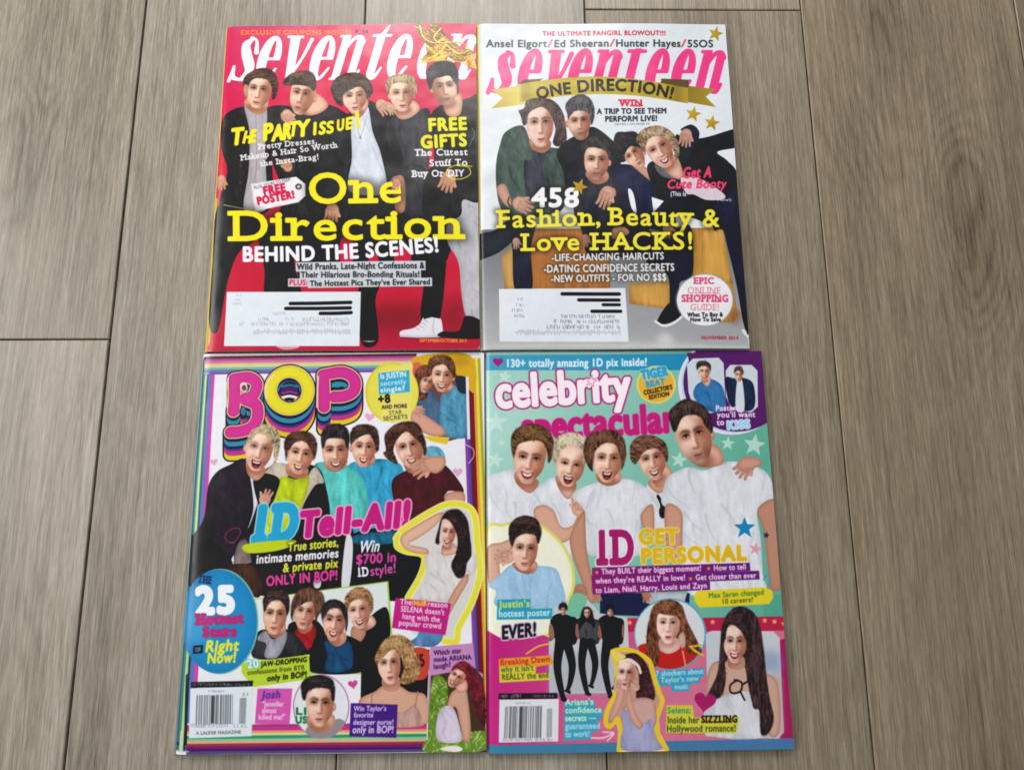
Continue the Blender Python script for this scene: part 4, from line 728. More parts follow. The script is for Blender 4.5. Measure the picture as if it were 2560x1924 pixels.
A.face(1120, 1890, 165, 260, 5, 0, 'smile', 'd8a086', neck=[(1080, 1960), (1190, 1960), (1200, 2020), (1140, 2060), (1080, 2020)], ears=(0, 0), bw=1.4)
A.hair([(1040, 1900), (1030, 1800), (1070, 1745), (1140, 1735), (1200, 1780), (1215, 1880), (1200, 1960), (1190, 1870), (1160, 1800), (1090, 1800), (1055, 1860)], '1e1a1c', '42393a', 40, [80, 120], 60)
# big blue disc
A.part('round_badge', 'big blue disc with white numerals at the left edge')
m = A.ell(320, 1885, 268, 360); A.put(A.ell(330, 1885, 268, 366), '7cbca8'); A.put(m, '2c8cc4'); A.edge(m, '1c5c98', 60, .3); A.blot(180, 1850, 70, 200, '5cb0dc', .5, m); A.part(None)
A.text('THE', [(175, 1615), (270, 1625)], 50, '26305c', .05, slab=True); A.text('25', [(165, 1828), (435, 1822)], 175, 'f0f4fa', .1, out='2c4c8c', ow=2)
A.text('Hottest', [(165, 1905), (490, 1895)], 68, 'cc2c74', .07, slab=True, out='7a3a70', ow=3); A.text('Stars', [(212, 1990), (445, 1985)], 66, 'cc2c74', .07, slab=True, out='7a3a70', ow=3)
A.poly([(145, 2052), (215, 2048), (212, 2105), (142, 2110)], '1c2838', 0); A.text('OF', [(160, 2095), (200, 2092)], 28, '8ab0c8', .03)
A.text('Right', [(225, 2095), (455, 2085)], 75, 'e4e440', .06, sh=.2); A.text('Now!', [(240, 2175), (440, 2165)], 70, 'e4e440', .06, sh=.15)
A.part('caption_box', 'lime green caption strip under the group photo')
A.poly([(482, 2175), (945, 2115), (955, 2285), (560, 2340), (480, 2240)], 'bcd43c', 0); A.part(None)
A.text('20', [(520, 2210), (600, 2200)], 56, 'd4f0f0', .07, out='3c9cb8', ow=3); A.text('JAW-DROPPING', [(615, 2200), (930, 2165)], 34, '2c3018', .06, sh=.15); A.text('confessions from BTR', [(520, 2255), (915, 2220)], 32, '4c5820', .04, sh=.1); A.text('only in BOP!', [(655, 2300), (930, 2270)], 40, '2c3018', .06, sh=.15)
A.part('barcode_box', 'white bar code box at the lower left of the rainbow cover')
A.poly([(130, 2305), (560, 2295), (555, 2335), (130, 2345)], '1e2024', 0); smalltype(A, 140, 545, 2328, 16, '9098a0', 50)
A.poly([(125, 2348), (560, 2335), (548, 2680), (115, 2695)], 'e0e8ee', 0)
A.bars([(170, 2395), (435, 2390), (430, 2595), (162, 2602)], 12, '5a5e64'); A.put(A.m([(272, 2400), (296, 2400), (290, 2590), (266, 2590)]), '34363a', .8); A.bars([(468, 2415), (515, 2413), (508, 2590), (460, 2594)], 14, '50545a')
smalltype(A, 130, 520, 2618, 24, '9aa0a6', 51); smalltype(A, 250, 360, 2375, 14, '8c9298', 52); A.text('21', [(480, 2403), (535, 2400)], 22, '8c9298', .02); A.text('A LAUFER MAGAZINE', [(165, 2670), (475, 2662)], 22, '6c7074', .05)
A.part('caption_box', 'pink caption box beside the bar code of the rainbow cover')
A.poly([(590, 2350), (830, 2350), (810, 2600), (570, 2595)], 'd85ab0', 0); A.part(None)
A.text('Josh', [(620, 2420), (745, 2415)], 52, '5a3a9c', .05, sh=.2)
for t, x0, x1, y in (('"Jennifer', 620, 770, 2475), ('almost', 620, 720, 2520), ('killed me!"', 595, 780, 2565)): A.text(t, [(x0, y), (x1, y)], 36, 'f2d8ee', .03)
A.part('round_portrait', 'round portrait photo of a dark-haired man at the bottom of the rainbow cover')
m = A.put(A.ell(1030, 2475, 196, 222), 'c06aa8'); m = A.put(A.ell(1030, 2475, 188, 214), 'c9ccd4'); A.put(A.m([(1110, 2280), (1230, 2300), (1230, 2660), (1120, 2600)]).clip(m), 'e2e4ea'); A.put(A.m([(830, 2350), (920, 2350), (930, 2680), (830, 2640)]).clip(m), 'dfe6e2')
for t, y in (('LI', 2530), ('US', 2590)): A.text(t, [(850, y), (930, y)], 46, '1f7a54', .08)
A.put(A.m([(920, 2640), (980, 2590), (1080, 2580), (1160, 2560), (1200, 2600), (1140, 2690), (960, 2690)], 1).clip(m), '8f8a90')
A.face(1020, 2470, 195, 290, 2, -.05, 'closed', 'd9a68c', neck=[(940, 2540), (1110, 2530), (1110, 2620), (1020, 2660), (940, 2610)], ears=(0, 1), bw=1.5)
A.hair([(900, 2420), (890, 2330), (930, 2275), (1020, 2258), (1100, 2285), (1125, 2350), (1118, 2440), (1100, 2420), (1090, 2360), (1010, 2345), (940, 2370), (920, 2430)], '1f1c1e', '443c3a', 40, [20, 160], 60)
A.part(0); A.heart(1250, 2320, 34, 'd24a90', -10)
A.part('inset_photo', 'inset photo of a woman with short wavy blonde hair against black')
A.poly([(1310, 2060), (1330, 2050), (1780, 2080), (1755, 2605), (1300, 2605)], '161416', 0); A.poly([(1660, 2080), (1775, 2090), (1760, 2270), (1650, 2270)], 'c8483a'); A.text('25', [(1680, 2200), (1750, 2190)], 80, '4c2420', .05)
A.skin([(1300, 2420), (1400, 2370), (1460, 2330), (1570, 2330), (1640, 2370), (1755, 2400), (1752, 2600), (1400, 2600), (1300, 2500)], 'd9a88e', dx=4)
A.cloth([(1370, 2480), (1460, 2470), (1500, 2500), (1600, 2510), (1680, 2460), (1710, 2605), (1380, 2605)], 'c29a90', '8a6058', 8, 80, 80, hi='d8b8b0')
for P in ([(1385, 2380), (1375, 2480)], [(1700, 2370), (1680, 2480)]): A.put(A.ln(P, 8), 'a87a70')
A.face(1500, 2190, 165, 260, -6, 0, 'closed', 'e6b8a0', neck=[(1460, 2270), (1570, 2270), (1570, 2350), (1520, 2370), (1460, 2350)], ears=(0, 0), lip='c03848')
A.hair([(1420, 2200), (1400, 2140), (1440, 2050), (1500, 1990), (1580, 1980), (1660, 2030), (1690, 2120), (1720, 2200), (1690, 2290), (1610, 2320), (1570, 2290), (1600, 2220), (1580, 2130), (1530, 2080), (1470, 2120), (1450, 2170), (1440, 2260), (1425, 2250)], 'a87a50', 'dcb888', 110, [70, 95, 110], 90, dark='5c3a22', a=.35)
A.part('caption_box', 'purple caption box below the blonde woman')
A.poly([(1235, 2450), (1560, 2460), (1550, 2690), (1225, 2680)], '4c2a80', 0); A.part(None)
for t, x0, x1, y, h in (('Win Taylor\'s', 1255, 1480, 2505, 34), ('favorite', 1255, 1390, 2550, 34), ('designer purse!', 1250, 1530, 2600, 36), ('only in BOP!', 1245, 1530, 2658, 48)): A.text(t, [(x0, y), (x1, y-2)], h, 'd8c8ec', .04, sh=.1)
A.part('inset_photo', 'inset photo of a red-haired woman crouching on grass, lower right corner')
A.poly([(1785, 2060), (2080, 2035), (2100, 2220), (2150, 2250), (2175, 2770), (1765, 2795), (1770, 2400)], 'c88cc0', 0)
A.poly([(1790, 2260), (1900, 2240), (2100, 2210), (2150, 2280), (2172, 2770), (1768, 2790)], '4a3a2c', 0)
def grass(p, n, cols=('8cb83c', '3c5c1c', 'a8d058', 'c8d890')): m = A.m(p, 1); A.put(m, '6a8c34'); A.strands(m, n, [60, 100, 130], 40, list(cols), 9, .7)
grass([(1795, 2300), (1880, 2280), (1910, 2400), (1860, 2600), (1850, 2790), (1770, 2790)], 90); grass([(1770, 2700), (2000, 2660), (2172, 2650), (2175, 2775), (1768, 2795)], 120, ('a8c858', '6c8c38', 'd8e0a8', '8cb048'))
A.put(A.m([(1850, 2770), (1950, 2745), (2010, 2770), (1960, 2790)], 1), 'f0e8e0')
A.hair([(1960, 2200), (2010, 2160), (2080, 2200), (2130, 2280), (2165, 2400), (2165, 2600), (2120, 2560), (2080, 2460), (2040, 2320), (1980, 2290)], '4a1620', '8c3040', 80, [80, 100], 120, dark='180608')
A.skin([(1930, 2380), (2020, 2340), (2050, 2450), (2065, 2680), (2020, 2720), (1990, 2600), (1960, 2480), (1900, 2500)], 'd9a690'); A.cloth([(1850, 2500), (1940, 2480), (1990, 2620), (1990, 2720), (1830, 2700)], 'dfd2e2', '9a8aa4', 6, 80, 100)
A.face(1965, 2275, 105, 150, 35, -.4, 'smile', 'dba28e', neck=[(1960, 2320), (2030, 2290), (2040, 2360), (1980, 2380)], ears=(0, 1)); A.hair([(1930, 2230), (1960, 2180), (2030, 2170), (2080, 2240), (2050, 2300), (2020, 2240), (1970, 2210)], '5c1c24', '8c3040', 20, 30, 60)
A.part(None)
for t, x0, x1, y in (('Which star', 1810, 2000, 2120), ('made ARIANA', 1810, 2070, 2165), ('laugh?', 1810, 1930, 2215)): A.text(t, [(x0, y), (x1, y-18)], 34, '4c2a5c', .05)
A.part(0); A.put(A.ln([(60, 2650), (50, 2790)], 14), 'd8d0c4', .85); A.put(A.ln([(15, 2785), (110, 2786)], 9), 'c4c8c4', .8); A.put(A.ell(28, 2735, 14, 10), '1c1018'); A.put(A.ln([(215, 165), (250, 168)], 9), 'cfd4cc', .7); A.put(A.ln([(218, 80), (240, 130)], (8, 3)), 'e6c8a0', .7)
# ---------------------------------------------------------------- cover: mint and magenta magazine, bottom right
artK = A = Art([(1213, 879), (1904.5, 875), (1985, 1871), (1219, 1884)], '9fd0c0')
A.V(1200, 870, 2.765); A.part(0)
A.put(A.m([(0, 0), (2300, 0), (2300, 2900), (0, 2900)]), A.grad((200, 400), 'a6d3c6', (2000, 900), '68b09a'))
A.blot(200, 500, 300, 200, 'b8dcd2', .5); A.blot(1900, 900, 200, 400, '5cab94', .5)
for x, y, r, a in ((170, 195, 50, 10), (110, 510, 80, 0), (110, 770, 60, 12), (1715, 655, 52, 5), (1900, 665, 82, 8), (1375, 770, 60, 10), (150, 650, 30, 0), (1560, 1200, 40, 0)): A.star(x, y, r, 'cfe8de', a, a=.75)
A.poly([(2060, 1700), (2110, 1700), (2120, 1850), (1960, 1850), (1960, 1700)], '58a890', 0)
A.part('top_band', 'blue band with white words along the top'); A.poly([(40, 45), (1450, 35), (1400, 150), (40, 150)], A.grad((40, 60), '4aa2c2', (1400, 100), '2c8cb8'), 0)
A.part(None); A.heart(125, 92, 36, 'a82a78'); A.text('130+ totally amazing 1D pix inside!', [(178, 128), (1155, 118)], 52, 'dceef6', .06)
A.part('corner_panel', 'purple corner panel with two little portraits')
A.put(A.ell(1740, 250, 372, 345), 'e6dff0'); A.put(A.ell(1762, 240, 372, 340), 'b8d4e8'); m = A.put(A.ell(1775, 235, 370, 338), '5c2268'); A.put(A.m([(1430, 30), (1960, 30), (1990, 480), (1900, 540), (1500, 300)]), '5c2268'); A.edge(m, '3c1450', 20, .4)
A.part('inset_photo', 'little portrait of a dark-haired man in a blue shirt'); A.poly([(1430, 110), (1470, 70), (1650, 62), (1685, 100), (1700, 420), (1580, 450), (1460, 360), (1440, 300)], 'ccd6de', 0)
A.cloth([(1490, 260), (1550, 220), (1600, 210), (1680, 270), (1690, 420), (1580, 430), (1480, 340)], '3c7ab4', '1c4674', 6, 70, 80, hi='5c98cc'); A.face(1550, 165, 72, 115, 2, 0, 'smile', 'd8a890', ears=(1, 1), neck=[(1530, 200), (1590, 195), (1590, 240), (1570, 260), (1540, 240)]); A.hair([(1500, 150), (1500, 100), (1540, 84), (1590, 105), (1592, 165), (1580, 130), (1540, 118), (1515, 130)], '2c2220', '52403a', 15, 70, 30)
A.part('inset_photo', 'little portrait of a man in a navy jacket'); A.poly([(1700, 150), (1730, 112), (1880, 110), (1922, 150), (1925, 400), (1880, 440), (1740, 420), (1700, 330)], 'cfd8de', 0)
A.cloth([(1700, 200), (1760, 205), (1820, 200), (1890, 240), (1905, 380), (1860, 430), (1740, 400), (1705, 300)], '22344c', '0a1424', 6, 70, 80); A.poly([(1780, 220), (1815, 220), (1830, 420), (1770, 415)], 'd6dce4'); A.face(1790, 185, 56, 90, 2, 0, 'closed', 'd0a08c', ears=(0, 0)); A.hair([(1755, 170), (1765, 130), (1800, 122), (1822, 150), (1818, 180), (1790, 148), (1768, 160)], '4a342c', '6c5040', 12, 70, 20)
A.part(None)
for t, x0, x1, y, h in (('Posters', 1630, 1790, 430, 36), ('you\'ll want', 1640, 1905, 475, 38), ('to', 1640, 1690, 530, 40)): A.text(t, [(x0, y), (x1, y-4)], h, 'f0d8ec', .06)
A.text('KISS', [(1710, 558), (1870, 545)], 55, '9cd0f0', .08, out='e8f4fa', ow=5)
A.part('masthead', 'white and magenta condensed title letters')
A.text('celebrity', [(112, 408), (1040, 352)], 222, 'fbeef4', .058, out='b03478', ow=11, track=-.05); A.star(770, 225, 50, 'e890bc', 10); A.star(770, 225, 30, 'fbeef4', 10)
A.text('spectacular', [(292, 632), (1352, 572)], 190, 'c42a7c', .06, out='d86aa0', ow=3, track=-.05)
A.part('round_badge', 'orange round badge with blue scrawl beside the title')
A.put(A.ell(1218, 250, 135, 132), 'e4d468'); A.put(A.ell(1218, 250, 122, 119), 'e8b040'); A.part(None); A.text('TIGER', [(1120, 215), (1300, 185)], 62, '3ca0c8', .1, out='a8dcec', ow=4); A.text('BEAT', [(1150, 270), (1280, 245)], 40, '3ca0c8', .1); A.text('COLLECTOR\'S', [(1135, 320), (1330, 280)], 30, '3c3424', .08); A.text('EDITION', [(1170, 352), (1310, 325)], 28, '3c3424', .08)
# the five printed young men in white
W1, W2 = 'dfe0e6', '9c9cac'
A.part('printed_man', 'printed laughing man in white with a forelock, fourth from left on the mint cover')
A.cloth([(1150, 960), (1240, 920), (1320, 960), (1330, 1280), (1200, 1250)], W1, W2, 6, 80, 160)
A.skin([(1160, 930), (1230, 880), (1320, 870), (1300, 960), (1230, 1000)], 'd09c84')
A.put(A.ln([(1230, 1020), (1260, 1080), (1262, 1150)], (20, 40)), '1c1a20'); A.put(A.ell(1262, 1130, 24, 44), '17151a')
A.face(1190, 775, 190, 270, -12, -.05, 'smile', 'dba88e', neck=[(1180, 860), (1290, 800), (1330, 900), (1230, 960)], ears=(0, 1))
A.hair([(1040, 760), (1040, 670), (1090, 610), (1180, 600), (1270, 640), (1300, 720), (1290, 790), (1260, 740), (1220, 690), (1140, 710), (1090, 780), (1070, 800)], '4e3228', '86604a', 70, [20, 60, 150], 70, a=.45)
A.part('printed_man', 'printed young man in a white tee, far left of the mint cover')
A.cloth([(55, 900), (130, 860), (230, 840), (400, 960), (420, 1100), (330, 1300), (200, 1300), (60, 1200)], W1, W2, 10, 70, 200, hi='eeeef2')
A.face(340, 775, 225, 320, 8, 0, 'smile', 'dfab90', neck=[(250, 850), (390, 900), (400, 950), (340, 1000), (250, 930)], ears=(0, 0))
A.hair([(225, 740), (215, 620), (260, 550), (360, 520), (460, 550), (510, 640), (500, 750), (470, 790), (460, 700), (420, 640), (330, 640), (260, 670), (240, 760)], '5c3f2c', '9c7450', 90, [10, 50, 150], 80, a=.45)
A.part('printed_man', 'printed laughing fair-haired young man in white, second from left on the mint cover')
A.cloth([(340, 1080), (400, 960), (520, 890), (620, 1000), (700, 1040), (740, 1250), (640, 1450), (440, 1300), (360, 1180)], W1, W2, 10, 70, 200, hi='eeeef2')
A.skin([(370, 1130), (430, 1080), (510, 1120), (560, 1230), (640, 1220), (690, 1120), (720, 1160), (660, 1290), (540, 1350), (430, 1310)], 'dca890'); A.hand(680, 1110, 90, 270, 'dfae98', 4)
A.face(625, 815, 200, 280, 10, 0, 'open', 'e4b69e', neck=[(530, 880), (660, 920), (650, 1000), (600, 1040), (540, 960)], ears=(0, 0), brow='8c6c50')
A.hair([(520, 820), (505, 700), (540, 610), (620, 580), (700, 600), (745, 680), (735, 760), (710, 800), (715, 720), (670, 670), (590, 680), (545, 740), (530, 860)], 'c8b494', 'ece0c4', 80, [30, 60, 120], 70, dark='84705a', a=.5)
A.part('printed_man', 'printed laughing young man with a brown mop of hair in white, middle of the mint cover')
A.cloth([(640, 1010), (760, 940), (860, 920), (1000, 900), (1120, 940), (1200, 1040), (1130, 1120), (1110, 1300), (1160, 1420), (760, 1430), (720, 1250), (720, 1120)], W1, W2, 14, 80, 240, hi='eeeef2')
A.skin([(650, 1230), (720, 1120), (730, 1250), (740, 1400), (780, 1600), (820, 1700), (760, 1760), (700, 1600), (640, 1440), (620, 1320)], 'c8917a')
A.skin([(1110, 1150), (1195, 1080), (1200, 1300), (1140, 1260)], 'd09a82')
A.face(880, 780, 205, 290, 3, .1, 'open', 'e2b298', neck=[(810, 860), (960, 850), (970, 920), (890, 950), (820, 920)], ears=(0, 0))
A.hair([(780, 850), (735, 790), (715, 700), (740, 610), (820, 570), (920, 565), (990, 620), (1010, 720), (990, 820), (960, 850), (970, 760), (940, 670), (880, 650), (820, 680), (790, 730), (800, 800)], '3e2820', '7c5640', 90, [60, 100, 130], 90, a=.45)
A.part('printed_man', 'printed tall dark-haired young man in a white tee at the right of the mint cover')
A.cloth([(1270, 960), (1310, 880), (1440, 820), (1560, 840), (1720, 780), (1900, 810), (2000, 880), (2035, 1030), (1920, 1110), (1940, 1300), (1955, 1560), (1950, 1700), (1450, 1700), (1400, 1300), (1390, 1130), (1260, 1080)], W1, W2, 22, 75, 300, hi='ecedf2')
A.skin([(1920, 1110), (2040, 1040), (2070, 1200), (2090, 1500), (2080, 1660), (2010, 1660), (1990, 1500), (1960, 1260)], 'c08a74'); A.skin([(1280, 1090), (1390, 1120), (1400, 1280), (1380, 1440), (1300, 1420)], 'cf9a82')
A.hand(1850, 800, 110, 130, 'cf9a8a', 4); A.skin([(1780, 800), (1830, 750), (1930, 760), (1950, 800), (1880, 830), (1800, 835)], 'cf9888')
A.face(1480, 620, 250, 370, -16, -.1, 'closed', 'd3a085', neck=[(1440, 740), (1620, 660), (1690, 780), (1600, 820), (1500, 810)], ears=(0, 1), bw=1.5, light=-1, stub=.3)
A.hair([(1330, 560), (1305, 450), (1350, 390), (1420, 350), (1500, 370), (1570, 420), (1610, 520), (1600, 590), (1560, 540), (1520, 470), (1440, 460), (1390, 490), (1355, 570)], '2a2120', '54423a', 60, [20, 60, 100], 90)
A.star(1980, 1290, 26, '2c2c60', 10)
A.part('printed_legs', 'navy trousers and hanging hands behind the lower pictures')
A.poly([(830, 1690), (1450, 1690), (1440, 1860), (830, 1840)], '232c48', 0); A.cloth([(1140, 1690), (1430, 1690), (1400, 1800), (1150, 1760)], 'c8c8d0', '8c8c98', 5, sm=0)
A.hand(690, 1680, 100, 100, 'b98270', 4, L=1.2); A.hand(800, 1660, 70, 80, 'c08a74', 3, L=1.5); A.hand(1150, 1700, 60, 90, 'b9836c', 3)
A.part('star_print', 'blue star on the white tee'); A.star(1830, 1240, 78, '1f86b8', 0)
A.part(0); A.star(1905, 1385, 50, 'dca4b4', 10); A.put(A.ln([(1960, 1600), (1990, 1560), (2010, 1600), (1990, 1650)], 8), '4a9ab0')
A.part('printed_man', 'printed young man in a pale blue tee with a hand behind his head, lower left oval')
m = A.m([(50, 1290), (160, 1230), (300, 1200), (430, 1240), (560, 1360), (620, 1480), (640, 1600), (620, 1700), (560, 1800), (450, 1980), (200, 1990), (50, 1960)], 1)
A.put(m.grow(9), 'dcd870'); A.put(m, 'f2f0dc'); A.edge(m, 'e8e290', 16, .5)
A.skin([(50, 1380), (150, 1340), (240, 1310), (230, 1400), (140, 1440), (140, 1600), (110, 1640), (60, 1620)], 'd9ab94')
A.cloth([(60, 1640), (140, 1560), (230, 1490), (400, 1500), (520, 1520), (560, 1600), (590, 1740), (520, 1840), (130, 1790), (110, 1680)], 'a4c8e4', '6c94bc', 14, 70, 200, hi='c4def0'); A.hand(190, 1440, 90, 180, 'dcb09a', 4)
A.face(310, 1400, 180, 270, 4, .1, 'closed', 'ddae94', neck=[(230, 1480), (380, 1470), (390, 1530), (330, 1560), (250, 1530)], ears=(1, 0))
A.hair([(205, 1330), (200, 1240), (240, 1180), (310, 1155), (390, 1180), (425, 1260), (410, 1340), (395, 1340), (380, 1290), (310, 1280), (250, 1310), (225, 1370)], '2a1f1e', '524038', 50, [60, 100, 140], 60)
A.part('headline', 'magenta numeral and yellow capitals across the white tees')
A.text('1D', [(795, 1490), (1065, 1485)], 225, 'a82068', .05, slab=True, out='f0e8f0', ow=8)
A.text('GET', [(1100, 1350), (1370, 1345)], 98, 'e2b82c', .09, out='f4e8b4', ow=4); A.text('PERSONAL', [(1115, 1485), (1840, 1460)], 98, 'e2b82c', .09, out='f4e8b4', ow=4)
A.part('caption_box', 'three plum strips of small white lettering under the yellow capitals')
for p in ([(775, 1515), (1865, 1480), (1870, 1535), (775, 1575)], [(770, 1572), (1930, 1535), (1935, 1595), (775, 1640)], [(775, 1635), (1590, 1610), (1590, 1668), (780, 1700)]): A.poly(p, A.grad((775, 1500), '8c2070', (1900, 1560), '642078'), 0)
A.part(None)
A.text('They BUILT their biggest moment!', [(840, 1560), (1530, 1535)], 38, 'e8cce4', .05); A.text('How to tell', [(1615, 1535), (1840, 1525)], 38, 'e8cce4', .05)
A.text('when they\'re REALLY in love!', [(800, 1625), (1420, 1600)], 38, 'e8cce4', .05); A.text('Get closer than ever', [(1490, 1600), (1910, 1585)], 38, 'e8cce4', .05); A.text('to Liam, Niall, Harry, Louis and Zayn', [(800, 1690), (1570, 1655)], 38, 'e8cce4', .05)
for x, y in ((808, 1548), (1580, 1520), (1455, 1590)): A.star(x, y, 18, 'e88a4c')
# lower magenta field
A.part(0)
A.poly([(50, 1950), (140, 2000), (300, 2010), (440, 1980), (480, 2000), (1000, 1860), (2105, 1860), (2180, 2720), (50, 2760)], A.grad((60, 2100), 'c22a80', (1300, 2600), 'd8708c'), 0)
A.put(A.m([(560, 2400), (1550, 2200), (1560, 2690), (560, 2740)]).soft(40), 'd6789a', .7)
A.poly([(1990, 2050), (2120, 2000), (2185, 2715), (2080, 2720)], 'a81c5c', 0)
m = A.poly([(940, 1870), (2105, 1850), (2110, 1950), (940, 1960)], 'bc2c50', 0)
for x, y in ((1035, 1895), (1608, 1890), (1970, 1880), (2038, 1888), (2103, 1900), (1120, 1900)): A.star(x, y, 22, 'ecb060')
A.poly([(0, 2746), (2300, 2688), (2300, 2900), (0, 2950)], A.grad((100, 2770), '4484a4', (2100, 2710), '4c78a8'), 0)
A.part('caption_box', 'yellow rounded caption at the right below the plum strips'); A.poly([(1480, 1710), (1500, 1675), (1960, 1650), (2020, 1670), (2030, 1720), (2000, 1765), (1520, 1790), (1485, 1750)], 'e8d230', 0); A.part(None)
A.text('Max Saran changed', [(1580, 1725), (1965, 1700)], 36, '4c8a3c', .04); A.text('10 careers?', [(1670, 1765), (1890, 1750)], 34, '4c6a2c', .03)
A.part('inset_photo', 'inset photo of three people in black running, on a white card'); A.poly([(520, 1780), (640, 1740), (740, 1730), (830, 1830), (1020, 1860), (1030, 2080), (950, 2380), (480, 2390), (475, 1960)], 'c8ccd0', 0); A.put(A.m([(480, 2100), (1000, 2080), (940, 2380), (480, 2390)]).soft(10), 'aab0b8', .6)
A.poly([(640, 1700), (740, 1720), (690, 1850), (600, 1850)], '7ac0a0'); 
def runner(x, y, k, hairlong=0, c='1c1c20'):
    P = lambda p: [(x+a*k, y+b*k) for a, b in p]
    A.cloth(P([(-80, 40), (-20, 10), (50, 30), (100, 60), (95, 200), (60, 230), (-40, 240), (-60, 180), (-95, 200), (-90, 100)]), c, '000000', 5, 80, 80)
    for q, wd in (([(-22, 215), (-40, 380), (-10, 560), (8, 606)], (66, 50, 36, 24)), ([(28, 215), (62, 360), (52, 470), (30, 545)], (62, 48, 34, 22))):
        m = A.ln(P(q), tuple(v*k for v in wd)); A.put(m, '16161b'); A.edge(m, '000000', 10, .4); A.strands(m, 6, 85, 90*k, ['34343c'], 6, .5)
    A.put(A.ln(P([(-6, 606), (22, 612)]), 20*k), '101014'); A.put(A.ln(P([(20, 545), (44, 556)]), 18*k), '101014')
    if hairlong: A.hair(P([(-40, -30), (0, -60), (40, -30), (60, 100), (20, 60), (-20, 60), (-60, 110)]), '1a1616', '3c3030', 20, 80, 50)
    A.face(x, y-10*k, 46*k, 66*k, 0, 0, 'closed', 'b98a78', ears=(0, 0))
    if not hairlong: A.hair(P([(-28, -10), (-26, -50), (0, -64), (26, -48), (28, -10), (0, -32)]), '1c1818', '3c3432', 8, 70, 20)
    A.skin(P([(-95, 90), (-75, 90), (-60, 170), (-85, 200), (-100, 150)]), 'a07866'); A.skin(P([(90, 80), (104, 100), (98, 180), (84, 150)]), 'a07866')
A.part('printed_runner', 'printed running man in black, rightmost of the three'); runner(900, 1830, .95)
A.part('printed_runner', 'printed running woman in black between two men'); runner(740, 1840, .9, 1, '4c4c52')
A.part('printed_runner', 'printed running man in black, leftmost of the three'); runner(575, 1820, 1.)
A.part('caption_box', 'teal strips with yellow and white words under the pale blue tee'); A.poly([(120, 1735), (350, 1730), (350, 1800), (500, 1795), (500, 1870), (115, 1875)], '3c9cb8', 0); A.part(None)
A.text('Justin\'s', [(135, 1790), (345, 1785)], 46, 'bce070', .06); A.text('hottest poster', [(130, 1855), (485, 1845)], 44, 'b8e8f0', .05)
A.part('cover_line', 'black and white scrawled word with exclamation mark'); A.text('EVER!', [(150, 2010), (390, 1985)], 90, '241c2c', .05, sh=.1, out='d8c8d8', ow=8)
A.part(0); A.put(A.ln([(320, 2110), (400, 2060), (480, 2040)], 10), 'e8c030')
A.part('caption_box', 'orange and yellow caption box of the mint cover'); A.poly([(130, 2145), (490, 2120), (510, 2180), (390, 2200), (385, 2250), (470, 2240), (480, 2290), (135, 2310)], 'e8a038', 0); A.poly([(135, 2205), (380, 2195), (385, 2250), (480, 2240), (480, 2290), (135, 2310)], 'e0cc40', 0); A.part(None)
A.text('Breaking Dawn', [(140, 2190), (485, 2165)], 40, 'c83c2c', .04); A.text('why it isn\'t', [(145, 2240), (370, 2225)], 40, '4c7a3c', .04); A.text('REALLY the end', [(150, 2292), (475, 2275)], 40, '5c6a2c', .04)
A.part('barcode_box', 'white bar code box of the mint cover'); A.poly([(130, 2385), (535, 2380), (535, 2420), (130, 2425)], '1e1a22', 0); smalltype(A, 145, 285, 2412, 20, 'a8a8b0', 60); smalltype(A, 370, 520, 2410, 16, 'a8a8b0', 61)
A.poly([(135, 2428), (545, 2422), (540, 2715), (130, 2725)], 'e4e4ea', 0); A.bars([(175, 2475), (430, 2470), (425, 2690), (165, 2695)], 22, '5a5c64'); A.put(A.m([(275, 2475), (292, 2475), (288, 2690), (270, 2690)]), '34343c', .8); A.bars([(462, 2490), (500, 2488), (497, 2685), (458, 2690)], 24, '5a5c64'); smalltype(A, 150, 500, 2712, 18, '8c8c94', 62); smalltype(A, 245, 355, 2458, 14, '9a9aa2', 63)
A.part('caption_box', 'teal caption strips beside the bar code of the mint cover'); A.poly([(585, 2440), (790, 2430), (800, 2490), (850, 2490), (840, 2560), (810, 2570), (820, 2640), (770, 2650), (770, 2700), (580, 2710)], '44a4bc', 0); A.part(None)
for t, x0, x1, y in (('Ariana\'s', 590, 785, 2465), ('confidence', 590, 840, 2520), ('secrets \u2014', 590, 800, 2575), ('guaranteed', 590, 830, 2630), ('to work!', 590, 760, 2685)): A.text(t, [(x0, y), (x1, y-5)], 40, 'c4ecd0' if y < 2600 else 'a4d8f0', .05)
A.part(0); A.put(A.ln([(770, 2690), (850, 2690), (920, 2660)], 10), 'f0d0dc'); A.put(A.ln([(850, 2650), (925, 2658), (880, 2710)], 9), 'f0d0dc')
A.part('round_portrait', 'round portrait photo of a red-haired woman in a red top')
m = A.put(A.ell(1315, 1975, 250, 250), '5aa8c0'); m = A.put(A.ell(1312, 1975, 240, 240), 'd9dce0'); 
A.put(A.m([(1090, 2070), (1170, 2040), (1300, 2110), (1420, 2040), (1540, 2100), (1480, 2190), (1320, 2230), (1160, 2180)], 1).clip(m), 'c22c20'); A.put(A.ln([(1400, 2090), (1420, 2190)], 8), 'e0b0a0')
A.hair([(1180, 1830), (1220, 1760), (1310, 1735), (1390, 1770), (1430, 1880), (1500, 2020), (1530, 2100), (1440, 2100), (1400, 2040), (1260, 2000), (1230, 2180), (1160, 2180), (1150, 2000)], '6e4230', 'a87450', 90, [70, 90, 110], 140, a=.4)
A.skin([(1370, 1990), (1410, 1960), (1420, 2050), (1390, 2070)], 'dcb4a4')
A.face(1300, 1910, 165, 260, 0, 0, 'closed', 'ecc6b6', neck=[(1250, 2000), (1360, 2000), (1380, 2070), (1300, 2110), (1240, 2070)], ears=(0, 0), lip='c02c34', brow='7c5440', sh='a86a58')
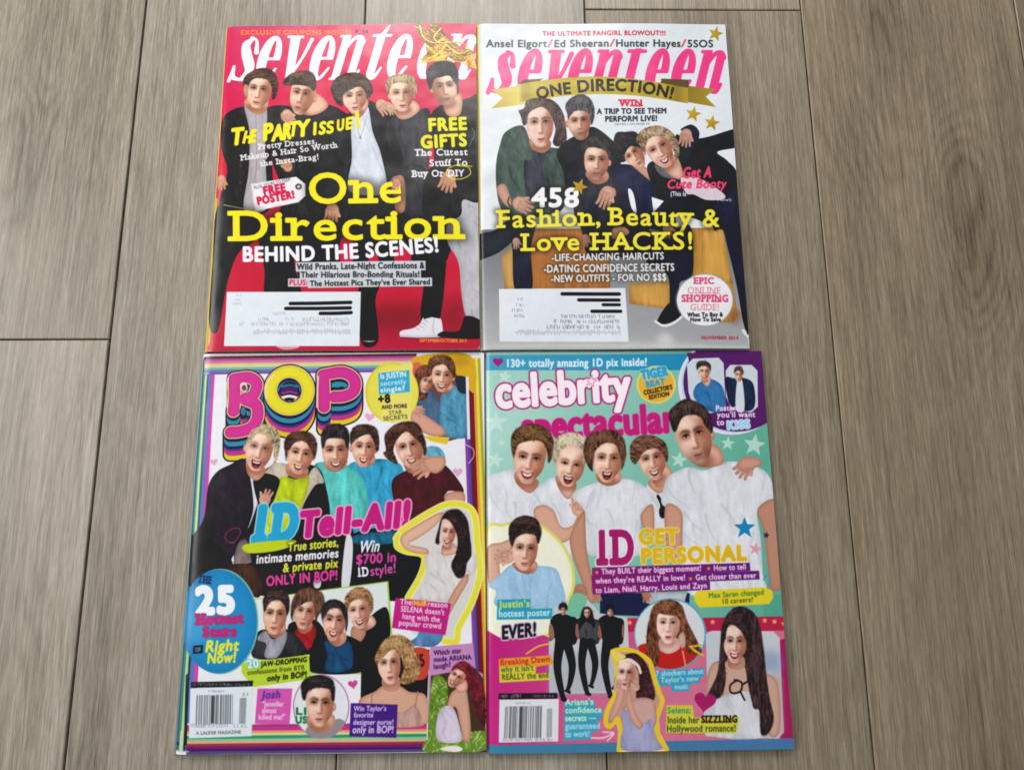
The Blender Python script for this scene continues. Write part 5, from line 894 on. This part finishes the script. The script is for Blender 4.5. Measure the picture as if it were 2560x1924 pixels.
A.hair([(1205, 1900), (1200, 1820), (1250, 1760), (1320, 1750), (1380, 1790), (1400, 1880), (1395, 1960), (1380, 1880), (1350, 1850), (1280, 1840), (1230, 1840), (1215, 1940)], '7c4a34', 'b07c54', 50, [70, 90, 110], 70, a=.4)
for P in ([(1450, 2060), (1520, 2110)], [(1450, 2060), (1530, 2050)], [(1480, 2090), (1545, 2120)]): A.put(A.ln(P, 12), 'e4b43c')
A.part('caption_box', 'blue caption strips under the round portrait'); A.poly([(1200, 2235), (1550, 2205), (1555, 2260), (1520, 2275), (1520, 2310), (1450, 2320), (1450, 2365), (1325, 2370), (1320, 2330), (1240, 2330), (1215, 2290)], '44a0c8', 0); A.part(None)
A.text('7 shockers about', [(1215, 2265), (1545, 2245)], 36, 'b8e0ec', .04); A.text('Taylor\'s new', [(1250, 2310), (1510, 2295)], 36, 'a8e0c8', .04); A.text('music', [(1345, 2355), (1440, 2350)], 34, 'b8e0ec', .04)
A.part('inset_photo', 'inset photo of a woman with very long dark hair in white, lower right'); A.poly([(1560, 1975), (1600, 1950), (2030, 1955), (2075, 2000), (2100, 2650), (2060, 2695), (1560, 2680), (1540, 2600), (1570, 2300)], 'c9ccd4', 0); A.put(A.m([(1900, 2080), (2080, 2100), (2090, 2240), (1920, 2230)]).soft(14), '8498b8', .7); A.put(A.m([(1900, 2260), (2090, 2260), (2100, 2660), (1960, 2690)]).soft(10), 'b8988c', .7)
A.skin([(1590, 2200), (1680, 2150), (1860, 2140), (1960, 2230), (2060, 2320), (2070, 2640), (1990, 2660), (1940, 2400), (1600, 2420), (1560, 2380)], 'cfa592')
A.cloth([(1580, 2520), (1620, 2430), (1760, 2380), (1890, 2380), (1940, 2500), (1960, 2685), (1570, 2670)], 'd9dae0', '9c9cac', 10, 80, 120, hi='ececf0')
for P in ([(1780, 2290), (1730, 2330), (1740, 2380), (1800, 2370), (1810, 2310), (1760, 2290)], [(1820, 2320), (1870, 2290)], [(1800, 2370), (1830, 2430)]): A.put(A.ln(P, 12), '2c2028')
A.hair([(1700, 1850), (1760, 1790), (1840, 1790), (1910, 1850), (1950, 1980), (1975, 2200), (2000, 2400), (2030, 2560), (1990, 2660), (1940, 2660), (1930, 2500), (1890, 2480), (1850, 2300), (1820, 2180), (1700, 2160), (1700, 2280), (1670, 2400), (1590, 2430), (1560, 2420), (1640, 2250), (1660, 2050), (1670, 1930)], '2a1d1f', '5c4444', 130, [80, 92, 100], 220, a=.35)
A.face(1765, 2040, 165, 265, 2, -.1, 'smile', 'e0b6a2', neck=[(1720, 2130), (1820, 2130), (1830, 2200), (1780, 2220), (1720, 2200)], ears=(0, 0), lip='b84850')
A.hair([(1675, 2000), (1690, 1880), (1760, 1820), (1840, 1840), (1880, 1960), (1870, 2120), (1840, 2180), (1840, 2050), (1810, 1960), (1750, 1910), (1710, 1930), (1690, 2040)], '241a1c', '503a3a', 60, [80, 100], 120)
A.part('heart_print'); A.heart(1555, 2440, 76, 'ac1e66', 8)
A.part('caption_box', 'yellow-green caption strips over the long-haired woman'); A.poly([(1290, 2465), (1470, 2465), (1480, 2550), (1790, 2545), (1785, 2600), (1770, 2660), (1285, 2655)], 'd8cc44', 0); A.part(None)
A.text('Selena:', [(1295, 2520), (1460, 2520)], 42, '4c9a5c', .04); A.text('Inside her', [(1295, 2590), (1515, 2588)], 46, '3c5c2c', .03); A.text('SIZZLING', [(1530, 2585), (1780, 2582)], 46, '2c1c20', .06, slab=True); A.text('Hollywood romance!', [(1290, 2650), (1770, 2645)], 46, '3c5c2c', .03)
A.part('printed_woman', 'printed dark-haired woman with hands on her cheeks, outlined in yellow')
ol = [(960, 2775), (970, 2640), (950, 2560), (900, 2610), (870, 2590), (880, 2500), (930, 2400), (950, 2280), (945, 2180), (915, 2100), (990, 2080), (1080, 2100), (1170, 2160), (1200, 2260), (1240, 2380), (1260, 2440), (1220, 2560), (1230, 2660), (1290, 2770)]
m = A.m(ol, 0); A.put(m.grow(7), 'f0dc78'); A.put(m, 'c89a88'); 
A.put(A.ln(ol, 30), 'e8c838')
A.hair([(960, 2170), (1000, 2120), (1080, 2110), (1150, 2180), (1190, 2300), (1210, 2400), (1170, 2460), (1100, 2480), (1080, 2380), (1100, 2280), (1080, 2200), (1000, 2180)], '2c181c', '5c3438', 60, [70, 90, 110], 120)
A.skin([(1070, 2420), (1180, 2420), (1215, 2480), (1200, 2620), (1010, 2640), (980, 2500)], 'd0a49c')
A.cloth([(980, 2500), (1050, 2520), (1120, 2590), (1190, 2560), (1200, 2680), (1250, 2772), (985, 2772), (990, 2600)], 'a8a8cc', '74749c', 8, 75, 120, hi='c4c4e0')
A.skin([(890, 2560), (930, 2440), (960, 2340), (1000, 2360), (990, 2440), (930, 2560), (900, 2590)], 'd9a898'); A.skin([(1010, 2380), (1040, 2360), (1060, 2460), (1100, 2560), (1130, 2600), (1100, 2630), (1050, 2580), (1010, 2460)], 'd9a898')
A.face(1010, 2255, 130, 200, 5, -.25, 'closed', 'e0b2a2', ears=(0, 1), lip='b02c38'); A.hand(952, 2345, 52, 285, 'dfb0a0', 3, L=1.2); A.hand(1078, 2340, 52, 270, 'dfb0a0', 3, L=1.2)
A.put(A.ln([(965, 2170), (1030, 2150), (1090, 2190), (1110, 2240)], 18), 'e8dccc'); A.poly([(905, 2085), (960, 2100), (1010, 2130), (960, 2160), (925, 2140)], 'ecd070', 1)
# ---------------------------------------------------------------- materials
def newmat(name):
    m = bpy.data.materials.new(name); m.use_nodes = True; nt = m.node_tree; return m, nt, nt.nodes['Principled BSDF']
def cover_material(name, art):
    im = bpy.data.images.new(name, TW, TH); b = np.ones((TH, TW, 4), np.float32); c = np.clip(art.img, 0, 1)[::-1]; c = np.stack([blur(np.ascontiguousarray(c[..., k]), .7) for k in range(3)], -1); c = np.where(c < .04045, c/12.92, ((c+.055)/1.055)**2.4); c = np.clip((c-.018)*.955, .004, .92)
    b[..., :3] = 1.055*c**(1/2.4)-.055
    im.pixels.foreach_set(b.ravel()); im.pack()
    m, nt, p = newmat(name); t = nt.nodes.new('ShaderNodeTexImage'); t.image = im; t.extension = 'EXTEND'; uv = nt.nodes.new('ShaderNodeUVMap'); uv.uv_map = 'UVMap'
    nt.links.new(uv.outputs[0], t.inputs[0])
    # slight paper mottling of the ink
    tc = nt.nodes.new('ShaderNodeTexCoord'); nz = nt.nodes.new('ShaderNodeTexNoise'); nz.inputs['Scale'].default_value = 260; nz.inputs['Detail'].default_value = 3
    nt.links.new(tc.outputs['Object'], nz.inputs['Vector']); mr = nt.nodes.new('ShaderNodeMapRange'); mr.inputs['From Min'].default_value = .3; mr.inputs['From Max'].default_value = .7; mr.inputs['To Min'].default_value = .975; mr.inputs['To Max'].default_value = 1.02
    nt.links.new(nz.outputs[0], mr.inputs[0]); mx = nt.nodes.new('ShaderNodeVectorMath'); mx.operation = 'SCALE'; nt.links.new(t.outputs[0], mx.inputs[0]); nt.links.new(mr.outputs[0], mx.inputs['Scale']); nt.links.new(mx.outputs[0], p.inputs['Base Color'])
    p.inputs['Roughness'].default_value = .27; p.inputs['IOR'].default_value = 1.45
    n2 = nt.nodes.new('ShaderNodeTexNoise'); n2.inputs['Scale'].default_value = 13; n2.inputs['Detail'].default_value = 3; nt.links.new(tc.outputs['Object'], n2.inputs['Vector'])
    bp = nt.nodes.new('ShaderNodeBump'); bp.inputs["Strength"].default_value = .5; bp.inputs["Distance"].default_value = .005; nt.links.new(n2.outputs[0], bp.inputs['Height']); nt.links.new(bp.outputs[0], p.inputs['Normal'])
    return m
def paper_material(name, col, lines=(.55, .52, .5)):
    m, nt, p = newmat(name); tc = nt.nodes.new('ShaderNodeTexCoord'); mp = nt.nodes.new('ShaderNodeMapping'); mp.inputs['Scale'].default_value = (8, 8, 9000)
    nz = nt.nodes.new('ShaderNodeTexNoise'); nz.inputs['Scale'].default_value = 1; nt.links.new(tc.outputs['Object'], mp.inputs[0]); nt.links.new(mp.outputs[0], nz.inputs['Vector'])
    cr = nt.nodes.new('ShaderNodeValToRGB'); cr.color_ramp.elements[0].position = .4; cr.color_ramp.elements[1].position = .6; cr.color_ramp.elements[0].color = (*lines, 1); cr.color_ramp.elements[1].color = (*col, 1)
    nt.links.new(nz.outputs[0], cr.inputs[0]); nt.links.new(cr.outputs[0], p.inputs['Base Color']); p.inputs['Roughness'].default_value = .6; return m

def plank_material():
    m, nt, p = newmat('grey_oak_vinyl'); N, L = nt.nodes.new, nt.links.new
    ge = N('ShaderNodeNewGeometry'); oi = N('ShaderNodeObjectInfo'); sep = N('ShaderNodeSeparateXYZ'); L(ge.outputs['Position'], sep.inputs[0])
    rz = N('ShaderNodeMath'); rz.operation = 'MULTIPLY'; rz.inputs[1].default_value = 37; L(oi.outputs['Random'], rz.inputs[0])
    def noise(sx, sy, detail=3, dist=0., rough=.55, off=0.):
        cx = N('ShaderNodeMath'); cx.operation = 'MULTIPLY'; cx.inputs[1].default_value = sx; L(sep.outputs[0], cx.inputs[0])
        cy = N('ShaderNodeMath'); cy.operation = 'MULTIPLY'; cy.inputs[1].default_value = sy; L(sep.outputs[1], cy.inputs[0])
        cb = N('ShaderNodeCombineXYZ'); L(cx.outputs[0], cb.inputs[0]); L(cy.outputs[0], cb.inputs[1])
        zo = N('ShaderNodeMath'); zo.operation = 'ADD'; zo.inputs[1].default_value = off; L(rz.outputs[0], zo.inputs[0]); L(zo.outputs[0], cb.inputs[2])
        n = N('ShaderNodeTexNoise'); n.inputs['Scale'].default_value = 1; n.inputs['Detail'].default_value = detail; n.inputs['Distortion'].default_value = dist; n.inputs['Roughness'].default_value = rough; L(cb.outputs[0], n.inputs['Vector']); return n.outputs[0]
    def rmap(s, a, b, c, d):
        r = N('ShaderNodeMapRange'); r.inputs[1].default_value = a; r.inputs[2].default_value = b; r.inputs[3].default_value = c; r.inputs[4].default_value = d; L(s, r.inputs[0]); return r.outputs[0]
    def math_(op, a, b=None):
        k = N('ShaderNodeMath'); k.operation = op; L(a, k.inputs[0])
        if b is not None:
            if isinstance(b, (int, float)): k.inputs[1].default_value = b
            else: L(b, k.inputs[1])
        return k.outputs[0]
    def N_one():
        k = N('ShaderNodeValue'); k.outputs[0].default_value = 1; return k.outputs[0]
    # long growth-ring figure (cathedral loops) from the contours of one low noise
    low = noise(9, 1.7, 2, .25, .45); rmask = rmap(noise(10, 3, 2, off=5), .42, .62, 0, 1)
    # knots in the wide planks: the ring lines close round them
    fall = None
    for (x, y, sx, sy, amp) in ((-.353, .165, .020, .070, .10), (.383, .105, .028, .085, .17), (.335, .285, .016, .06, .09), (-.31, -.45, .02, .06, .1), (.02, .5, .02, .07, .1)):
        a = math_('MULTIPLY', math_('SUBTRACT', sep.outputs[0], x), 1/sx); b = math_('MULTIPLY', math_('SUBTRACT', sep.outputs[1], y), 1/sy)
        r2 = math_('ADD', math_('MULTIPLY', a, a), math_('MULTIPLY', b, b)); gk = math_('DIVIDE', N_one(), math_('ADD', math_('MULTIPLY', r2, r2), 1.0))
        low = math_('ADD', low, math_('MULTIPLY', gk, amp)); fall = gk if fall is None else math_('MAXIMUM', fall, gk)
    rings = math_('POWER', rmap(math_('SINE', math_('MULTIPLY', math_('ADD', low, rmap(noise(160, 40, 2, off=8), 0, 1, -.004, .004)), 190)), -1, 1, 0, 1), 1.6); rmask = math_('MAXIMUM', math_('MULTIPLY', rmask, .75), math_('MULTIPLY', fall, 1.3))
    fib = noise(950, 34, 3, .15, .65, 2); fib2 = noise(330, 10, 3, .3, .6, 3); broad = noise(26, 2.2, 3, .4, .5, 4); speck = noise(1500, 130, 2, 0, .5, 7)
    v = math_('ADD', rmap(fib, .3, .7, -.30, .30), rmap(fib2, .3, .7, -.2, .2)); v = math_('ADD', v, rmap(broad, .3, .7, -.19, .19)); v = math_('ADD', v, rmap(speck, .25, .75, -.16, .16))
    v = math_('SUBTRACT', v, math_('MULTIPLY', math_('MULTIPLY', rings, rmask), .24))
    v = math_('SUBTRACT', v, math_('MULTIPLY', math_('MULTIPLY', fall, fall), .22))
    v = rmap(v, -.75, .75, 0, 1)
    cr = N('ShaderNodeValToRGB'); L(v, cr.inputs[0]); e = cr.color_ramp.elements; e[0].position = 0; e[0].color = (.10, .079, .055, 1); e[1].position = 1; e[1].color = (.47, .42, .345, 1)
    k = cr.color_ramp.elements.new(.5); k.color = (.27, .23, .172, 1)
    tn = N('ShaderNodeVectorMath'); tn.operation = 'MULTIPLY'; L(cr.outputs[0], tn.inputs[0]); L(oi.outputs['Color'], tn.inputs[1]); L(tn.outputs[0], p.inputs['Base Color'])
    L(rmap(fib, .3, .7, .34, .46), p.inputs['Roughness'])
    bp = N('ShaderNodeBump'); bp.inputs['Strength'].default_value = .35; bp.inputs['Distance'].default_value = .0004; L(fib2, bp.inputs['Height']); L(bp.outputs[0], p.inputs['Normal']); return m

def plain(name, col, rough=.6):
    m, nt, p = newmat(name); tc = nt.nodes.new('ShaderNodeTexCoord'); nz = nt.nodes.new('ShaderNodeTexNoise'); nz.inputs['Scale'].default_value = 80
    cr = nt.nodes.new('ShaderNodeValToRGB'); cr.color_ramp.elements[0].color = (*[c*.8 for c in col], 1); cr.color_ramp.elements[1].color = (*[min(1, c*1.15) for c in col], 1)
    nt.links.new(tc.outputs['Object'], nz.inputs['Vector']); nt.links.new(nz.outputs[0], cr.inputs[0]); nt.links.new(cr.outputs[0], p.inputs['Base Color']); p.inputs['Roughness'].default_value = rough; return m

def mesh_obj(name, verts, faces, mat, parent=None, uvs=None, smooth=False):
    me = bpy.data.meshes.new(name); me.from_pydata(verts, [], faces); me.update()
    if uvs is not None:
        ul = me.uv_layers.new(name='UVMap'); vi = np.empty(len(me.loops), np.int32); me.loops.foreach_get('vertex_index', vi); ul.data.foreach_set('uv', np.asarray(uvs, np.float32)[vi].ravel())
    if smooth: me.polygons.foreach_set('use_smooth', [True]*len(me.polygons))
    me.materials.append(mat); o = bpy.data.objects.new(name, me); scene.collection.objects.link(o)
    if parent is not None: o.parent = parent
    return o

# ---------------------------------------------------------------- floor of planks
floor = mesh_obj('floor', [(-1.4, -1.5, -.004), (1.4, -1.5, -.004), (1.4, 1.7, -.004), (-1.4, 1.7, -.004)], [(0, 1, 2, 3)], plain('dark_underlay', (.02, .017, .014))); floor['kind'] = 'structure'
vinyl = plank_material()
def plank(x0, x1, y0, y1, tone):
    g, b, z, d = .00055, .0007, 0., .0004          # half gap, bevel width, top level, bevel drop
    x0 += g; x1 -= g; y0 += g; y1 -= g
    cx, cy = (x0+x1)/2, (y0+y1)/2; X0, X1, Y0, Y1 = x0-cx, x1-cx, y0-cy, y1-cy
    v = []
    for (i, zz) in ((0, -.0038), (0, z-d), (b, z)): v += [(X0+i, Y0+i, zz), (X1-i, Y0+i, zz), (X1-i, Y1-i, zz), (X0+i, Y1-i, zz)]
    f = [(8, 9, 10, 11)]
    for k in (0, 4): f += [(k+i, k+(i+1) % 4, k+4+(i+1) % 4, k+4+i) for i in range(4)]
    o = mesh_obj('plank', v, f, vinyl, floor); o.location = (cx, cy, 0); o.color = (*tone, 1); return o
seams = [-1.176, -.996, -.816, -.636, -.456, -.2759, -.0966, .0841, .2641, .444, .624, .804, .984, 1.164]
joints = {4: [.01666], 7: [.2977], 5: [-.62, .6], 6: [-.45, .75], 8: [-.5, .72], 9: [-.05], 3: [.35], 10: [.4], 2: [-.3], 11: [-.4], 1: [.2], 0: [.1], 12: [.3]}
# the tone differs from plank to plank, darker and browner to the right
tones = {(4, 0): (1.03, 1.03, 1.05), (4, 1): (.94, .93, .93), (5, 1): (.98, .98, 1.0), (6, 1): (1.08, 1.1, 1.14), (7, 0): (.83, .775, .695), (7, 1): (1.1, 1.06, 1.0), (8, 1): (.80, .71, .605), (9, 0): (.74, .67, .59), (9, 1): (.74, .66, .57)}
for i in range(len(seams)-1):
    js = [-1.45]+joints.get(i, [.1])+[1.65]
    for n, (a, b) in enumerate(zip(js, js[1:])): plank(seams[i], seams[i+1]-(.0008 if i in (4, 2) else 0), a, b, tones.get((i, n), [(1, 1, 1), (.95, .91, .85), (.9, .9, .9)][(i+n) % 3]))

# ---------------------------------------------------------------- magazines
def magazine(name, label, art, corners, t, spinecol, spinew, edgecol, warp, backcol):
    c = np.array(corners, float); base = c.mean(0)          # corners: top left, top right, bottom right, bottom left
    root = bpy.data.objects.new(name, None); scene.collection.objects.link(root); root.location = (base[0], base[1], 0)
    root['label'] = label; root['category'] = 'magazine'; root['group'] = 'teen magazines laid out in two rows'
    C = c-base; Hw = homog([(0, 0), (1, 0), (1, 1), (0, 1)], C)
    NX, NY = 240, 320; U, Vv = np.meshgrid(np.linspace(0, 1, NX+1), np.linspace(0, 1, NY+1)); U = U.ravel(); Vv = Vv.ravel(); xy = hmap(Hw, np.c_[U, Vv])
    W = .203
    def lev(u, v):                                          # height of the front cover: folds down at the spine, bows a little
        z = t-.0024*np.exp(-u*W/.0022)
        z = z+warp[0]*np.sin(np.pi*u)*.5+warp[1]*np.exp(-((1-u)*W/.02)**2)*(v-.3)+warp[2]*np.exp(-((1-v)*.27/.03)**2)*u+  .0005*np.sin(9*u+5*v+warp[3])*np.sin(6*v+warp[3])
        return z
    z = lev(U, Vv); P = np.c_[xy, z]; uv = np.c_[U, 1-Vv]
    mat = cover_material(name+'_print', art)
    ii, jj = np.meshgrid(np.arange(NX), np.arange(NY)); cid = art.id[((jj+.5)/NY*TH).astype(int), ((ii+.5)/NX*TW).astype(int)]
    # drop stray single cells into their surroundings
    a = (ii+jj*(NX+1)); quad = np.stack([a, a+NX+1, a+NX+2, a+1], -1).reshape(-1, 4); cid = cid.ravel()
    front = None
    for k, (pn, pl) in enumerate(art.parts):
        q = quad[cid == k]
        if len(q) < 12 and k: cid[cid == k] = 0; continue
    for k, (pn, pl) in enumerate(art.parts):
        q = quad[cid == k]
        if not len(q): continue
        vs, inv = np.unique(q, return_inverse=True); q2 = inv.reshape(q.shape)
        o = mesh_obj(pn, P[vs].tolist(), q2.tolist(), mat, root if k == 0 else front, uv[vs], True)
        if pl and k: o['label'] = pl
        if k == 0: front = o
    # body: pages as a few stacked leaves of slightly uneven size, back cover under them
    def sheet(nm, inset, z0, z1, m, par):
        n = 24; vs = []; L = []
        ring = [(i/n, 0) for i in range(n)]+[(1, i/n) for i in range(n)]+[(1-i/n, 1) for i in range(n)]+[(0, 1-i/n) for i in range(n)]
        il, it, ir, ib = inset
        for (u, v) in ring:
            uu = il+(1-il-ir)*u; vv = it+(1-it-ib)*v; p = hmap(Hw, [(uu, vv)])[0]; zc = float(lev(np.array(uu), np.array(vv)))
            fr = lambda zz: zz*(zc/t)
            vs.append((p[0], p[1], fr(z0))); L.append((p[0], p[1], fr(z1)))
        m0 = len(ring); f = [tuple(range(m0, 2*m0)), tuple(range(m0-1, -1, -1))]+[(i, m0+i, m0+(i+1) % m0, (i+1) % m0) for i in range(m0)]
        return mesh_obj(nm, vs+L, [tuple(reversed(q)) for q in f], m, par)
    pm = paper_material(name+'_page_edges', edgecol)
    rr = random.Random(len(name)+int(t*1e5))
    pages = sheet('page_block', (.012, .003, .004, .003), .0006, t-.0012, pm, root)
    nl = 5
    for i in range(nl):
        za = .0007+(t-.0020)*i/nl; sheet('leaf', (.012, .001+rr.random()*.0015, .0005+rr.random()*.003, .001+rr.random()*.0015), za+.0001, za+(t-.0020)/nl*.55, pm, pages)
    sheet('back_cover', (.004, 0, .0005, 0), .0001, .0005, plain(name+'_back', backcol, .35), root)
    # spine: folded strip joining the two covers on the left
    vs = []; n = 40; prof = [(.0, 1.0), (-.0007, .82), (-.0010, .55), (-.0008, .25), (-.0001, .04)]
    for j in range(n+1):
        v = j/n; p = hmap(Hw, [(0, v)])[0]; zc = float(lev(np.array(0.), np.array(v)))
        for (dx, fz) in prof: vs.append((p[0]+dx*spinew, p[1], zc*fz+.0001*(1-fz)))
    k = len(prof); f = [(j*k+i, j*k+i+1, (j+1)*k+i+1, (j+1)*k+i) for j in range(n) for i in range(k-1)]
    sp = mesh_obj('spine', vs, f, plain(name+'_spine', spinecol, .35), root, None, True)
    return root
MZ = 'teen_magazine'
magazine(MZ, 'bright red magazine with a huge yellow slab headline, upper left of the four', artA,
    [(-0.20697, 0.27577), (-0.00533, 0.27993), (-0.00139, 0.00695), (-0.20344, 0.00569)], .0055, (.62, .42, .10), 1.2, (.74, .70, .50), (.0012, .0004, .0003, 1.), (.3, .02, .04))
magazine(MZ, 'white-background magazine with a gold ribbon under its pink title, upper right of the four', artB,
    [(-0.00468, 0.27956), (0.19826, 0.28004), (0.19877, 0.00701), (-0.0005, 0.00634)], .0053, (.66, .60, .28), 1., (.70, .69, .66), (.0010, -.0006, .0004, 2.), (.5, .5, .5))
magazine(MZ, 'rainbow-bordered magazine with puffy pink and yellow title, lower left of the four', artP,
    [(-0.2056, 0.0047), (0.00155, 0.005), (0.00356, -0.26859), (-0.2027, -0.26828)], .0032, (.10, .20, .22), 1.2, (.68, .62, .58), (.0010, .0008, -.0002, 3.), (.12, .05, .2))
magazine(MZ, 'mint and magenta magazine with five laughing young men in white, lower right of the four', artK,
    [(0.00243, 0.0052), (0.20806, 0.0057), (0.20911, -0.26862), (0.00435, -0.26982)], .0033, (.35, .04, .16), 1., (.66, .60, .58), (.0012, .0005, .0005, 4.), (.05, .25, .35))
